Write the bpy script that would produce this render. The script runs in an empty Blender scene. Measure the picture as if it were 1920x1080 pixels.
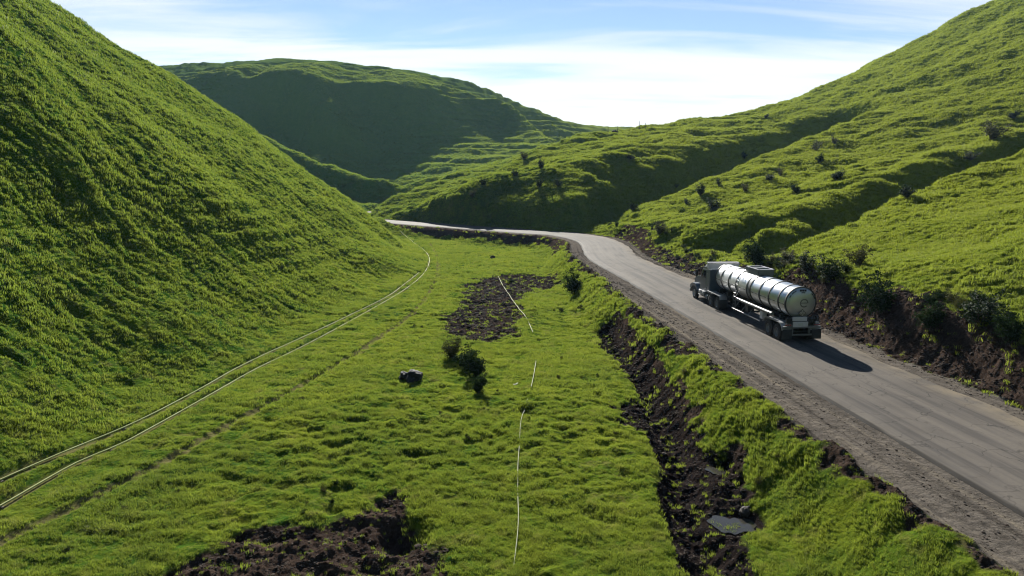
import bpy, bmesh, math, random
import numpy as np
from mathutils import Vector, Matrix
from mathutils.geometry import delaunay_2d_cdt

# ------------------------------------------------------------------ camera, sky, sun, exposure
sc = bpy.context.scene
COL = sc.collection
F, W0, H0, HZ = 1300.0, 1920.0, 1080.0, 330.0      # focal length in photo pixels, horizon row
CAMH = 10.3
PITCH = math.atan((540 - HZ) / F)
cam_d = bpy.data.cameras.new('camera')
cam_d.sensor_width = 36; cam_d.lens = 36 * F / W0
cam_d.clip_start = 0.1; cam_d.clip_end = 6000
cam = bpy.data.objects.new('camera', cam_d); COL.objects.link(cam)
cam.location = (0, 0, CAMH); cam.rotation_euler = (math.pi / 2 - PITCH, 0, 0)
sc.camera = cam

SUN_EL, SUN_AZ = 26.0, -6.0                         # azimuth from straight ahead, negative = left
sel, saz = math.radians(SUN_EL), math.radians(SUN_AZ)
SUND = Vector((math.sin(saz) * math.cos(sel), math.cos(saz) * math.cos(sel), math.sin(sel)))
sd = bpy.data.lights.new('sun', 'SUN'); sd.energy = 5.0; sd.angle = math.radians(0.5); sd.color = (1.0, 0.96, 0.87)
so = bpy.data.objects.new('sun', sd); COL.objects.link(so)
so.rotation_euler = SUND.to_track_quat('Z', 'Y').to_euler()

world = bpy.data.worlds.new('World'); sc.world = world; world.use_nodes = True
def build_world():
    nt = world.node_tree; N = nt.nodes; L = nt.links; N.clear()
    out = N.new('ShaderNodeOutputWorld'); bg = N.new('ShaderNodeBackground'); bg.inputs['Strength'].default_value = 0.05
    sky = N.new('ShaderNodeTexSky'); sky.sky_type = 'NISHITA'; sky.sun_disc = False
    sky.sun_elevation = sel; sky.sun_rotation = saz; sky.altitude = 300; sky.air_density = 0.75; sky.dust_density = 0.0; sky.ozone_density = 1.3
    tc = N.new('ShaderNodeTexCoord'); sp = N.new('ShaderNodeSeparateXYZ'); L.new(tc.outputs['Generated'], sp.inputs[0])
    def m(op, a, b=None, clamp=False):
        n = N.new('ShaderNodeMath'); n.operation = op; n.use_clamp = clamp
        for i, v in enumerate((a, b)):
            if v is None: continue
            if isinstance(v, (int, float)): n.inputs[i].default_value = v
            else: L.new(v, n.inputs[i])
        return n.outputs[0]
    zz = m('MAXIMUM', sp.outputs[2], 0.0)
    den = m('ADD', zz, 0.10)                                     # cloud layer seen in perspective
    cx = m('DIVIDE', sp.outputs[0], den); cy = m('DIVIDE', sp.outputs[1], den)
    cb = N.new('ShaderNodeCombineXYZ'); L.new(cx, cb.inputs[0]); L.new(cy, cb.inputs[1])
    mp = N.new('ShaderNodeMapping'); L.new(cb.outputs[0], mp.inputs[0])
    mp.inputs['Rotation'].default_value = (0, 0, math.radians(-34)); mp.inputs['Scale'].default_value = (0.42, 1.5, 1); mp.inputs['Location'].default_value = (1.3, 0.4, 0)
    n1 = N.new('ShaderNodeTexNoise'); n1.inputs['Scale'].default_value = 1.1; n1.inputs['Detail'].default_value = 9; n1.inputs['Roughness'].default_value = 0.55; n1.inputs['Distortion'].default_value = 0.5
    L.new(mp.outputs[0], n1.inputs['Vector'])
    # cover grows towards the horizon
    hz = m('MULTIPLY', zz, -3.7); hz = m('ADD', hz, 0.78)
    c = m('ADD', m('MULTIPLY', n1.outputs[0], 2.1), hz); c = m('SUBTRACT', c, 0.80)
    cr = N.new('ShaderNodeMapRange'); cr.interpolation_type = 'SMOOTHSTEP'; L.new(c, cr.inputs[0])
    cr.inputs[1].default_value = 0.10; cr.inputs[2].default_value = 0.72; cr.inputs[3].default_value = 0.06; cr.inputs[4].default_value = 0.95
    mix = N.new('ShaderNodeMix'); mix.data_type = 'RGBA'
    L.new(cr.outputs[0], mix.inputs['Factor']); L.new(sky.outputs[0], mix.inputs['A'])
    gl = N.new('ShaderNodeMapRange'); L.new(zz, gl.inputs[0]); gl.inputs[1].default_value = 0; gl.inputs[2].default_value = 0.6; gl.inputs[3].default_value = 1.0; gl.inputs[4].default_value = 0.45
    # clouds glow most on the sun's side of the sky
    fr = N.new('ShaderNodeMapRange'); L.new(sp.outputs[1], fr.inputs[0]); fr.inputs[1].default_value = -0.4; fr.inputs[2].default_value = 0.75; fr.inputs[3].default_value = 0.22; fr.inputs[4].default_value = 1.0
    cs = m('MULTIPLY', gl.outputs[0], fr.outputs[0])
    vm = N.new('ShaderNodeVectorMath'); vm.operation = 'SCALE'; vm.inputs[0].default_value = (9.3, 9.7, 9.9)
    L.new(cs, vm.inputs['Scale']); L.new(vm.outputs[0], mix.inputs['B'])
    L.new(mix.outputs['Result'], bg.inputs['Color']); L.new(bg.outputs[0], out.inputs[0])
build_world()
vs = sc.view_settings; vs.view_transform = 'Standard'; vs.look = 'None'; vs.exposure = 1.38; vs.gamma = 1; vs.use_curve_mapping = False
sc.cycles.max_bounces = 6; sc.cycles.diffuse_bounces = 2; sc.cycles.glossy_bounces = 3; sc.cycles.transmission_bounces = 3; sc.cycles.transparent_max_bounces = 6
sc.cycles.sample_clamp_indirect = 4.0
sc.cycles.use_denoising = True; sc.cycles.filter_width = 1.15

random.seed(7); RNG = np.random.default_rng(11)

# ------------------------------------------------------------------ helpers: places, tags, noise
CT, ST = math.cos(PITCH), math.sin(PITCH)
def U(px, py, Y):
    """world point at forward distance Y seen at photo pixel px, py"""
    u = (px - 960) / F; v = (540 - py) / F
    k = Y / (CT + v * ST)
    return (u * k, Y, CAMH + k * (-ST + v * CT))
def G(px, py, z=0.0):
    """world point of photo pixel px, py on the level z"""
    u = (px - 960) / F; v = (540 - py) / F
    k = (z - CAMH) / (-ST + v * CT)
    return (u * k, k * (CT + v * ST), z)

def tag(o, label=None, cat=None, group=None, kind=None):
    if label: o['label'] = label
    if cat: o['category'] = cat
    if group: o['group'] = group
    if kind: o['kind'] = kind
    return o

def hsh(ix, iy, seed):
    h = (ix.astype(np.int64) * 374761393 + iy.astype(np.int64) * 668265263 + seed * 1274126177) & 0xffffffff
    h = ((h ^ (h >> 13)) * 1274126177) & 0xffffffff
    h = (h ^ (h >> 16)) & 0xffff
    return h.astype(np.float32) / 65535.0
def noise(x, y, seed=0):
    """gradient noise, about -1..1"""
    ix = np.floor(x); iy = np.floor(y); fx = (x - ix).astype(np.float32); fy = (y - iy).astype(np.float32)
    ix = ix.astype(np.int64); iy = iy.astype(np.int64)
    ux = fx * fx * fx * (fx * (fx * 6 - 15) + 10); uy = fy * fy * fy * (fy * (fy * 6 - 15) + 10)
    def g(a, b, dx, dy):
        t = hsh(a, b, seed) * 6.2831853
        return np.cos(t) * dx + np.sin(t) * dy
    n00 = g(ix, iy, fx, fy); n10 = g(ix + 1, iy, fx - 1, fy); n01 = g(ix, iy + 1, fx, fy - 1); n11 = g(ix + 1, iy + 1, fx - 1, fy - 1)
    a = n00 + (n10 - n00) * ux; b = n01 + (n11 - n01) * ux
    return (a + (b - a) * uy) * 1.5
def fbm(x, y, oct=4, seed=0, gain=0.5):
    s = 0; a = 1.0
    for i in range(oct):
        s = s + a * noise(x * 2 ** i + 17.3 * i, y * 2 ** i - 9.1 * i, seed + i); a *= gain
    return s
def sstep(a, b, x):
    t = np.clip((x - a) / (b - a), 0, 1); return t * t * (3 - 2 * t)
def poly_sd(x, y, poly):
    """signed distance to polygon, positive inside"""
    d = np.full(x.shape, 1e9); ins = np.zeros(x.shape, bool); n = len(poly)
    for i in range(n):
        ax, ay = poly[i][:2]; bx, by = poly[(i + 1) % n][:2]
        ex, ey = bx - ax, by - ay
        t = np.clip(((x - ax) * ex + (y - ay) * ey) / (ex * ex + ey * ey + 1e-9), 0, 1)
        d = np.minimum(d, np.hypot(x - ax - t * ex, y - ay - t * ey))
        c = ((ay > y) != (by > y)) & (x < (bx - ax) * (y - ay) / ((by - ay) if by != ay else 1e-9) + ax)
        ins ^= c
    return np.where(ins, d, -d)
def line_d(x, y, pts):
    """distance to a polyline, side (+ right of travel), arclength"""
    d = np.full(x.shape, 1e9); side = np.zeros(x.shape); arc = np.zeros(x.shape); s0 = 0
    for (ax, ay), (bx, by) in zip([p[:2] for p in pts[:-1]], [p[:2] for p in pts[1:]]):
        ex, ey = bx - ax, by - ay; L2 = ex * ex + ey * ey; L = math.sqrt(L2)
        t = np.clip(((x - ax) * ex + (y - ay) * ey) / L2, 0, 1)
        q = np.hypot(x - ax - t * ex, y - ay - t * ey)
        m = q < d
        cr = (x - ax) * ey - (y - ay) * ex
        d = np.where(m, q, d); side = np.where(m, np.sign(cr), side); arc = np.where(m, s0 + t * L, arc); s0 += L
    return d, side, arc
def spline(pts, step=1.0):
    """Catmull-Rom through points, resampled"""
    P = [Vector(p) for p in pts]; P = [P[0] * 2 - P[1]] + P + [P[-1] * 2 - P[-2]]
    out = []
    for i in range(1, len(P) - 2):
        n = max(2, int((P[i + 1] - P[i]).length / step))
        for k in range(n):
            t = k / n
            out.append(0.5 * ((2 * P[i]) + (P[i + 1] - P[i - 1]) * t + (2 * P[i - 1] - 5 * P[i] + 4 * P[i + 1] - P[i + 2]) * t * t + (3 * P[i] - P[i - 1] - 3 * P[i + 1] + P[i + 2]) * t ** 3))
    out.append(P[-2]); return out

# ------------------------------------------------------------------ the lie of the land
FLOOR = -2.0
RD = Vector((-0.09, 1.0, 0)).normalized()
RC0 = Vector((17.0, 43.8, 0))
road_ctrl = [RC0 + RD * t for t in (-110, -60, -30, 0, 25, 44)] + [Vector(G(1122, 453)), Vector(G(1066, 440.5)), Vector(G(1010, 436.5)), Vector(G(940, 431.5)), Vector(G(880, 427)), Vector(G(790, 420.5)), Vector(G(715, 414.5)), Vector(G(672, 410)), Vector(G(655, 405)), Vector(G(668, 401)), Vector(G(700, 398)), Vector(G(740, 395))]
ROAD = spline([tuple(p) for p in road_ctrl], 1.5)
ROADXY = [(p.x, p.y) for p in ROAD]
RW = 3.45                                            # half width of the asphalt

LINES = []
def ln(*p, f=None): LINES.append([f(*q) if f else q for q in p])
# left hill: foot, lower face, ridge, back
ln((-22, -60, -2.0), (-21.5, 0, -2), (-20.5, 28, -2), (-19.5, 38, -2), (-18.5, 50, -2), (-16.5, 68, -2), (-14.0, 85, -2), (-12.8, 97, -2), (-15.5, 108, -2), (-20, 124, -2), (-26, 140, -1.6))
ln((-30, -60, 2.4), (-29, 0, 2.4), (-28, 28, 2.4), (-27, 40, 2.6), (-25, 60, 2.4), (-22.5, 80, 2.2), (-20, 98, 1.6))
ln((-74, -60, 34), (-74, 0, 35), (-76, 40, 37))
ln((-520, -390, 60), (-420, -270, 70), (-260, -205, 85), (-100, -108, 105), (80, 2, 110), (190, 62, 114), (300, 127, 119), (390, 180, 124), (470, 240, 129), (545, 298, 134), (610, 345, 138), (660, 382, 142), (700, 410, 146), f=U)
ln((-150, 60, 80), (-140, 120, 70), (-140, -60, 78))
ln((-33, 152, -1), (-48, 155, 3), (-70, 158, 10), (-100, 165, 22), (-150, 170, 45))
# valley floor
ln((0, -60, -2), (2, 0, -2), (3, 40, -2), (2, 80, -2), (0, 115, -2)); ln((-12, -60, -2), (-12, 40, -2), (-6, 75, -2), (-6, 110, -2), (-14, 135, -2))
ln((10, -60, -2), (9, 20, -2), (8, 60, -2), (5, 95, -2), (3, 118, -2))
PX_LOW = ((-120, 1000), (0, 939), (144, 858), (241, 815), (385, 736), (481, 683), (578, 637), (700, 572), (760, 537), (795, 508), (805, 484), (795, 466), (770, 450), (748, 441))
PX_UPP = ((-120, 955), (0, 899), (144, 830), (260, 777), (371, 719), (457, 673), (578, 618), (650, 585), (725, 549), (758, 526), (786, 505))
# road shelf (levels both sides are blended in later)
ln(*[(p.x - 9, p.y, -2) for p in ROAD if p.y < 105][::5])
# small spurs behind the left hill
ln((520, 300, 172), (600, 347, 180), (650, 368, 183), (695, 387, 184), (712, 392, 186), f=U)
ln((560, 372, 162), (620, 385, 168), (660, 396, 172), f=U)
ln((560, 365, 205), (640, 385, 208), (700, 393, 206), f=U)
ln((340, 160, 270), (430, 214, 262), (520, 267, 252), (580, 297, 246), (640, 318, 241), (700, 334, 237), (755, 350, 233), (775, 357, 231), f=U)
ln((500, 320, 242), (560, 342, 236), (640, 372, 231), (690, 385, 226), (730, 388, 222), f=U)
ln((450, 270, 300), (560, 322, 295), (610, 332, 280), f=U); ln((715, 345, 300), (750, 358, 275), f=U)
# big far hill: skyline, brow, foot, ribs
ln((-400, 160, 520), (0, 150, 505), (200, 132, 490), (310, 120, 482), (400, 113, 478), (530, 108, 476), (640, 115, 474), (760, 129, 480), (880, 148, 512), (930, 170, 508), (985, 197, 495), (1050, 226, 475), (1098, 250, 460), (1180, 300, 440), (1300, 340, 420), f=U)
ln((0, 190, 440), (300, 152, 420), (440, 128, 404), (560, 131, 402), (690, 143, 402), (760, 149, 412), (820, 157, 442), (870, 167, 476), (930, 188, 484), f=U)
ln((250, 330, 350), (400, 318, 352), (520, 312, 352), (640, 318, 346), (682, 326, 340), f=U)
ln((545, 131, 398), (580, 165, 377), (612, 205, 358), (643, 250, 343), (664, 300, 330), f=U); ln((470, 155, 404), (520, 210, 392), (575, 270, 372), f=U); ln((630, 160, 404), (668, 210, 388), (690, 262, 366), f=U)
ln((700, 190, 396), (710, 250, 372), (694, 300, 350), (684, 322, 340), f=U)
ln((960, 205, 470), (985, 228, 455), (1020, 262, 425), f=U); ln((880, 262, 380), (905, 292, 335), f=U); ln((940, 235, 425), (960, 262, 385), f=U)
ln((885, 208, 427), (838, 250, 385), (795, 263, 372), (745, 288, 345), (706, 322, 322), f=U)
ln((960, 190, 436), (1000, 240, 400), (1050, 275, 360), f=U)
ln((740, 352, 290), (800, 340, 292), (880, 318, 300), (960, 300, 310), f=U)
ln((-200, 900, 60), (0, 900, 50), (300, 900, 40)); ln((-400, 600, 110), (-150, 600, 70), (50, 560, 50), (300, 560, 40)); ln((-500, 300, 120), (-350, 200, 110), (-300, 0, 110), (-300, -60, 110))
# low spur and the big spur across the road
ln((712, 402, 180), (760, 368, 194), (810, 345, 208), (860, 326, 224), (920, 308, 242), (990, 290, 262), f=U)
ln((770, 398, 165), (830, 376, 178), (900, 350, 196), (980, 312, 225), f=U)
ln((752, 402, 151), (800, 379, 158), (850, 358, 165), (900, 337, 173), (950, 312, 184), (1000, 290, 197), (1050, 266, 214), (1100, 251, 230), (1190, 240, 240), (1300, 224, 246), (1400, 210, 249), (1480, 187, 256), (1600, 140, 262), (1700, 86, 268), (1780, 40, 272), (1850, 0, 276), (2000, -75, 270), (2300, -190, 240), (2800, -300, 190), f=U)
ln((758, 404, 149), (850, 381, 150), (950, 378, 144.4), (1040, 378, 139.2), (1100, 362, 138.6), (1180, 342, 155.6), (1220, 322, 163.8), (1290, 288, 176.3), (1400, 258, 198.3), (1500, 232, 210), (1560, 205, 219), f=U)
ln((775, 413, 150.5), (850, 421, 146.5), (940, 426, 139), (1020, 430, 134.5), (1085, 433, 131), f=U)
ln((1110, 430, 132), (1180, 426, 148), (1240, 414, 155), (1290, 397, 163), (1340, 385, 172), (1400, 366, 183), (1500, 312, 198), (1580, 266, 208), f=U)
ln((0, 290, 12), (30, 300, 10), (80, 320, 20), (120, 340, 40), (300, 300, 80), (260, 100, 75), (250, 0, 75), (250, -60, 70)); ln((40, 400, 20), (250, 380, 40))
ln((860, 352, 156), (950, 330, 156), (1050, 304, 158), (1120, 294, 160), (1200, 274, 182), (1290, 258, 202), f=U)
# right: middle hill
ln((1135, 425, 130), (1165, 407, 135), (1240, 370, 143), (1320, 335, 151), (1400, 302, 160), (1500, 262, 174), (1600, 224, 190), (1640, 205, 200), f=U)
ln((1150, 428, 119), (1200, 440, 104), (1260, 456, 93), (1330, 472, 84), (1400, 480, 79), f=U)
ln((1220, 415, 122), (1300, 400, 122), (1400, 372, 124), (1500, 340, 130), (1600, 308, 140), (1720, 272, 148), (1850, 232, 152), (2000, 170, 156), f=U)
ln((1370, 450, 86), (1430, 428, 86), (1520, 388, 94.5), (1600, 354, 102), (1700, 320, 109), (1800, 288, 117), (1920, 248, 127), f=U)
ln((1430, 515, 76), (1500, 505, 83), (1600, 466, 91), (1700, 424, 98), (1800, 382, 106), (1920, 338, 116), (2100, 260, 126), f=U)
ln((1660, 190, 204), (1740, 160, 206), (1850, 100, 212), (2050, 10, 212), f=U); ln((1700, 215, 176), (1850, 165, 180), (2050, 90, 180), f=U)
# right: near hill
ln((1438, 482, 69), (1490, 450, 71), (1560, 421, 74), (1630, 390, 77), (1700, 361, 80), (1800, 326, 84), (1920, 286, 89), (2100, 220, 98), (2400, 120, 105), f=U)
ln((1470, 500, 62), (1600, 470, 62), (1750, 430, 62), (1900, 390, 64), f=U)
ln(*[(p.x + 7.8, p.y, 2.9) for p in ROAD if p.y < 66][::4])
ln((60, -60, 24), (60, 0, 20), (56, 40, 15)); ln((110, -60, 45), (110, 0, 40), (110, 60, 34))
ln((-600, -300, 60), (0, -300, 40), (600, -300, 60), (600, 900, 40), (-600, 900, 90), (-600, -300, 60)); ln((-20, -150, -2), (10, -150, -2)); ln((-150, -150, 70), (150, -150, 60))

GX0, GX1, GY0, GY1, CELL = -420, 420, -200, 700, 1.0
def make_tin():
    pts = []; zs = []
    for l in LINES:
        for a, b in zip(l[:-1], l[1:]):
            d = math.dist(a[:2], b[:2]); n = max(1, int(d / 5))
            for k in range(n): pts.append(tuple(a[j] + (b[j] - a[j]) * k / n for j in range(3)))
        pts.append(l[-1])
    seen = {}
    for p in pts: seen[(round(p[0], 0), round(p[1], 0))] = p
    pts = list(seen.values())
    r = delaunay_2d_cdt([Vector(p[:2]) for p in pts], [], [], 0, 1e-4, True)
    vco = np.array([tuple(v) for v in r[0]]); tris = r[2]
    zo = np.array([pts[o[0]][2] if o else 0 for o in r[3]])
    nx = int((GX1 - GX0) / CELL) + 1; ny = int((GY1 - GY0) / CELL) + 1
    Z = np.full((ny, nx), np.nan)
    for t in tris:
        a, b, c = vco[t[0]], vco[t[1]], vco[t[2]]
        x0 = max(0, int((min(a[0], b[0], c[0]) - GX0) / CELL)); x1 = min(nx - 1, int((max(a[0], b[0], c[0]) - GX0) / CELL) + 1)
        y0 = max(0, int((min(a[1], b[1], c[1]) - GY0) / CELL)); y1 = min(ny - 1, int((max(a[1], b[1], c[1]) - GY0) / CELL) + 1)
        if x1 < x0 or y1 < y0: continue
        X, Y = np.meshgrid(GX0 + CELL * np.arange(x0, x1 + 1), GY0 + CELL * np.arange(y0, y1 + 1))
        det = (b[1] - c[1]) * (a[0] - c[0]) + (c[0] - b[0]) * (a[1] - c[1])
        if abs(det) < 1e-9: continue
        l0 = ((b[1] - c[1]) * (X - c[0]) + (c[0] - b[0]) * (Y - c[1])) / det
        l1 = ((c[1] - a[1]) * (X - c[0]) + (a[0] - c[0]) * (Y - c[1])) / det
        l2 = 1 - l0 - l1
        m = (l0 >= -1e-6) & (l1 >= -1e-6) & (l2 >= -1e-6)
        S = Z[y0:y1 + 1, x0:x1 + 1]
        S[m] = (l0 * zo[t[0]] + l1 * zo[t[1]] + l2 * zo[t[2]])[m]
    Z[np.isnan(Z)] = 20.0
    def gauss(A, s):
        r = int(s * 3); k = np.exp(-0.5 * (np.arange(-r, r + 1) / s) ** 2); k /= k.sum()
        P = np.pad(A, r, mode='edge')
        P = sum(k[i] * P[i:i + A.shape[0], :] for i in range(2 * r + 1))
        return sum(k[i] * P[:, i:i + A.shape[1]] for i in range(2 * r + 1))
    Z1 = gauss(Z, 1.1); Z2 = gauss(Z, 4.0)
    yy = GY0 + CELL * np.arange(ny)[:, None]; xx = GX0 + CELL * np.arange(nx)[None, :]
    w = np.clip((yy - 240) / 60, 0, 1); w = np.maximum(w, np.clip((-yy + 10) / 20, 0, 1)) + 0 * xx
    return Z1 * (1 - w) + Z2 * w
ZG = make_tin()
def zbase(x, y):
    gx = np.clip((x - GX0) / CELL, 1, ZG.shape[1] - 3); gy = np.clip((y - GY0) / CELL, 1, ZG.shape[0] - 3)
    ix = gx.astype(int); iy = gy.astype(int); fx = gx - ix; fy = gy - iy
    def bw(t): return ((1 - t) ** 3 / 6, (3 * t ** 3 - 6 * t * t + 4) / 6, (-3 * t ** 3 + 3 * t * t + 3 * t + 1) / 6, t ** 3 / 6)
    wx, wy = bw(fx), bw(fy); s = 0
    for j in range(4):
        for i in range(4): s = s + wx[i] * wy[j] * ZG[iy + j - 1, ix + i - 1]
    return s

# soil patches and gully, traced on the ground
def GP(*p, z=FLOOR): return [G(a, b, z)[:2] for a, b in p]
SOIL = [
    GP((838, 600), (862, 560), (890, 525), (935, 515), (1010, 516), (1045, 520), (1050, 540), (1000, 545), (985, 560), (985, 600), (960, 632), (915, 640), (850, 632), (832, 618)),
    GP((300, 1090), (440, 1000), (560, 985), (690, 968), (745, 925), (775, 960), (800, 1020), (840, 1060), (850, 1095), (820, 1200), (300, 1200)),
    GP((1125, 622), (1155, 632), (1178, 665), (1205, 700), (1195, 715), (1150, 685), (1125, 650)),
    GP((1150, 755), (1200, 745), (1235, 735), (1290, 770), (1330, 850), (1390, 875), (1402, 960), (1385, 1010), (1330, 1030), (1255, 1010), (1270, 930), (1255, 860), (1200, 810)),
    GP((1290, 1020), (1380, 1020), (1400, 1100), (1400, 1200), (1240, 1200)),
]
GULLY = [G(a, b, FLOOR) for a, b in ((1140, 625), (1170, 665), (1212, 712), (1235, 770), (1262, 835), (1282, 890), (1285, 940), (1300, 990), (1335, 1040), (1350, 1100), (1360, 1250))]
GULLY = [(p.x, p.y) for p in spline(GULLY, 0.8)]
PIT = G(745, 1000, FLOOR)
PUD = [(*G(1345, 884, -2.2)[:2], 0.42, -2.22), (*G(1372, 985, -2.4)[:2], 0.72, -2.42)]
TRACK = [G(a, b, -1.9) for a, b in ((-60, 1045), (100, 965), (300, 868), (430, 795), (560, 725), (700, 640), (780, 580), (815, 530), (822, 500), (815, 470), (800, 450))]
TRACK = [(p.x, p.y) for p in spline(TRACK, 1.0)]
LOWC = [(p.x, p.y) for p in spline([G(a, b, -1.75) for a, b in PX_LOW], 1.0)]
UPPC = [(p.x, p.y) for p in spline([G(a, b, -1.6) for a, b in PX_UPP], 1.0)]
REG_L = 1

def land(x, y, detail=True):
    """height, soil mask, gravel mask and region of the ground at arrays x, y"""
    x = np.asarray(x, float); y = np.asarray(y, float)
    wx = x + 2.2 * noise(x / 11, y / 11, 91) ; wy = y + 2.2 * noise(x / 11, y / 11, 92)
    far = sstep(60, 200, y)
    z = zbase(x * (1 - 0.6) + 0.6 * wx, y * 0.4 + 0.6 * wy)
    hill = sstep(0.3, 4.0, z - FLOOR)
    rough = hill
    big = fbm(x / 38, y / 38, 3, 5)
    # regions
    left = (x < -10 - 0.0 * y) & (y < 160)
    z = z + hill * (0.5 * far + 0.45) * fbm(x / 14, y / 14, 3, 21, 0.5) * np.where(left, 0.3, 1.0)
    sl = noise(x / 7.5, y / 6.0, 23); sl2 = noise(x / 3.4, y / 2.8, 24)
    rgt = sstep(12, 26, x) * hill * sstep(62, 90, y) * (1 - sstep(250, 280, y)); rgt = rgt * (1 - 0.75 * sstep(140, 185, y)); rgt = np.maximum(rgt, hill * sstep(140, 150, y) * (1 - sstep(205, 250, y)) * 0.85)
    rgt = rgt * (1 + 0.5 * (1 - sstep(110, 150, y)) * sstep(74, 84, y))
    rgt = rgt * (1 - 0.45 * sstep(20, 40, x) * sstep(100, 125, y))
    z = z + rgt * (1.35 * np.sqrt(np.abs(sl) + 0.02) * np.sign(sl) * 0.6 + 0.30 * sl2) * np.clip(0.75 + 0.9 * noise(x / 26, y / 26, 25), 0.15, 1.5)
    # sheep tracks across the hillsides
    e = sstep(270, 320, y)
    per = 1.5 + 2.3 * e
    ph = z / per + 0.35 * noise(x / 20, y / 20, 33) + 0.10 * noise(x / 5, y / 5, 34)
    st = (ph - np.floor(ph)); stp = np.where(st < 0.62, st / 0.62 * 0.22, 0.22 + (st - 0.62) / 0.38 * 0.78) - st
    tm = np.clip(0.5 + 1.2 * noise(x / 17 + 4, y / 17, 35), 0, 1) * hill * np.where(left, 0.5 + 0.5 * (1 - sstep(6, 14, z)), 0.85)
    tm = np.where(y > 290, np.clip(sstep(-75, -25, x) + (1 - sstep(-175, -150, x)), 0.04, 1) * hill * np.clip(0.95 + 0.9 * noise(x / 22, y / 22, 37), 0.15, 1.05) * 1.6, tm)
    z = z + stp * per * tm * 0.62
    # hummocky turf
    d, side, arc = line_d(x, y, ROADXY)
    s = d * side
    soil = np.zeros(x.shape); nz = fbm(x / 2.2, y / 2.2, 3, 51); nz2 = noise(x / 0.5, y / 0.5, 55)
    near = (y < 130) & (y > -30) & (np.abs(x) < 40)
    for pl in SOIL:
        q = np.full(x.shape, -1.0)
        q[near] = poly_sd(x[near], y[near], pl) + (0.6 * nz[near] + 0.5 * nz2[near]) * np.clip(y[near] / 35, 0.6, 2)
        soil = np.maximum(soil, sstep(-0.55, 0.5, q))
    gd = np.full(x.shape, 99.0); 
    g, gs, ga = line_d(x[near], y[near], GULLY); gd[near] = g * 1.0
    gw = 0.75 + 0.3 * nz
    soil = np.maximum(soil, sstep(0.5, 0.1, gd - gw * 0.9))
    # embankment and shoulder
    shw = 3.0 - 1.2 * sstep(50, 80, y)                 # gravel shoulder width, left
    wl = 1 - sstep(RW + shw + 0.2, RW + shw + 3.6 + 0.8 * noise(x / 8, y / 8, 64), -s)
    bank = RW + 1.3
    wr = 1 - sstep(bank, bank + 2.6 + 0.7 * noise(x / 6, y / 6, 61), s)
    w = np.where(s < 0, wl, wr)
    w = np.where(y < -150, 0, w)
    flat = 1 - sstep(RW + 0.8, RW + 2.0, np.abs(s))
    mudR = sstep(RW + 0.7, RW + 1.1, s + 0.35 * nz) * (1 - sstep(bank + 1.8, bank + 3.4, s + 0.9 * nz + 1.6 * noise(x / 7, y / 7, 62)))
    mudR = mudR * np.where(y > 118, 0.30, 1) * (y < 210)
    mudL = sstep(RW + shw - 0.35, RW + shw + 0.15, -s + 0.25 * nz) * (1 - sstep(RW + shw + 0.4, RW + shw + 1.1, -s + 0.6 * nz + np.where((y > 100), -1.7, 0.9 * noise(x / 9, y / 9, 63)))) * (y < 170)
    grav = (1 - sstep(RW + shw - 0.2, RW + shw + 0.3, -s + 0.25 * nz)) * (s < 0) + (s >= 0) * (1 - sstep(RW + 0.9, RW + 1.3, s + 0.35 * nz))
    z = z * (1 - w)
    soil = np.clip(np.maximum(soil, np.maximum(mudR, mudL)), 0, 1) * (1 - np.clip(grav, 0, 1))
    # gully, pit, hollows and wheel ruts
    z = z - 0.6 * sstep(1.3, 0.2, gd) * (1 - w * 0.8)
    z = z - 0.75 * sstep(1.6, 0.2, np.hypot((x - PIT[0]), (y - PIT[1]) * 1.3) + 0.35 * nz)
    z = z - 0.16 * soil * (s < -RW - shw - 1.5)
    z = z + 0.35 * sstep(1.2, 0.2, np.abs(-s - RW - shw - 0.6)) * (s < 0) * (0.6 + 0.6 * nz) * (y < 110)
    if detail:
        tn = np.full(x.shape, 99.0); tn[near] = line_d(x[near], y[near], TRACK)[0]
        pr = (1 - sstep(0.0, 0.55, np.abs(tn * 0)))
        z = z - 0.16 * sstep(0.45, 0.1, tn) + 0.05 * sstep(0.8, 0.5, np.abs(tn - 0.7))
        pn = np.full(x.shape, 99.0); nl = near & (x < 5); pn[nl] = np.minimum(line_d(x[nl], y[nl], LOWC)[0], line_d(x[nl], y[nl], UPPC)[0])
        calm = 1 - 0.8 * sstep(0.9, 0.3, pn)
        z = z - 0.16 * sstep(0.40, 0.12, pn)
        gm = (1 - np.clip(grav, 0, 1))
        turf = gm * (1 - soil) * calm
        xs = np.where(left, x * 0.5, x); 
        t1 = noise(xs / 1.25, y / 1.1, 71); t1 = 1 - np.abs(t1) * 1.6
        t2 = noise(xs / 0.55 + 0.4 * t1, y / 0.5, 72); t3 = noise(x / 0.24, y / 0.24, 73)
        t0 = noise(xs / 3.6, y / 3.2, 74)
        fl = 1 - hill
        hol = -sstep(0.42, 0.75, noise(x / 1.9, y / 1.5, 76) + 0.35 * noise(x / 6, y / 6, 77))
        amp = hill * np.where(left, 0.74, 0.72) + fl * 0.33
        amp = amp * np.clip(0.85 + 0.7 * noise(x / 13, y / 13, 75), 0.3, 1.5)
        z = z + turf * amp * (0.30 * t1 + 0.20 * t2 + 0.07 * t3 + 0.20 * t0 + 0.45 * hol)
        c1 = fbm(x / 0.9, y / 0.9, 4, 81, 0.6)
        z = z + soil * (0.17 * c1 + 0.22 * np.abs(noise(x / 1.9, y / 1.6, 83))) + np.clip(grav, 0, 1) * (1 - flat) * (0.03 * noise(s / 0.35, arc / 9, 82) + 0.02 * c1)
        z = z - (1 - sstep(0.0, 0.6, 0.9 * RW - np.abs(s) + 0.9)) * 0.0
        z = np.where(np.abs(s) < RW + 0.05, np.minimum(z, -0.06), z)
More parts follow.
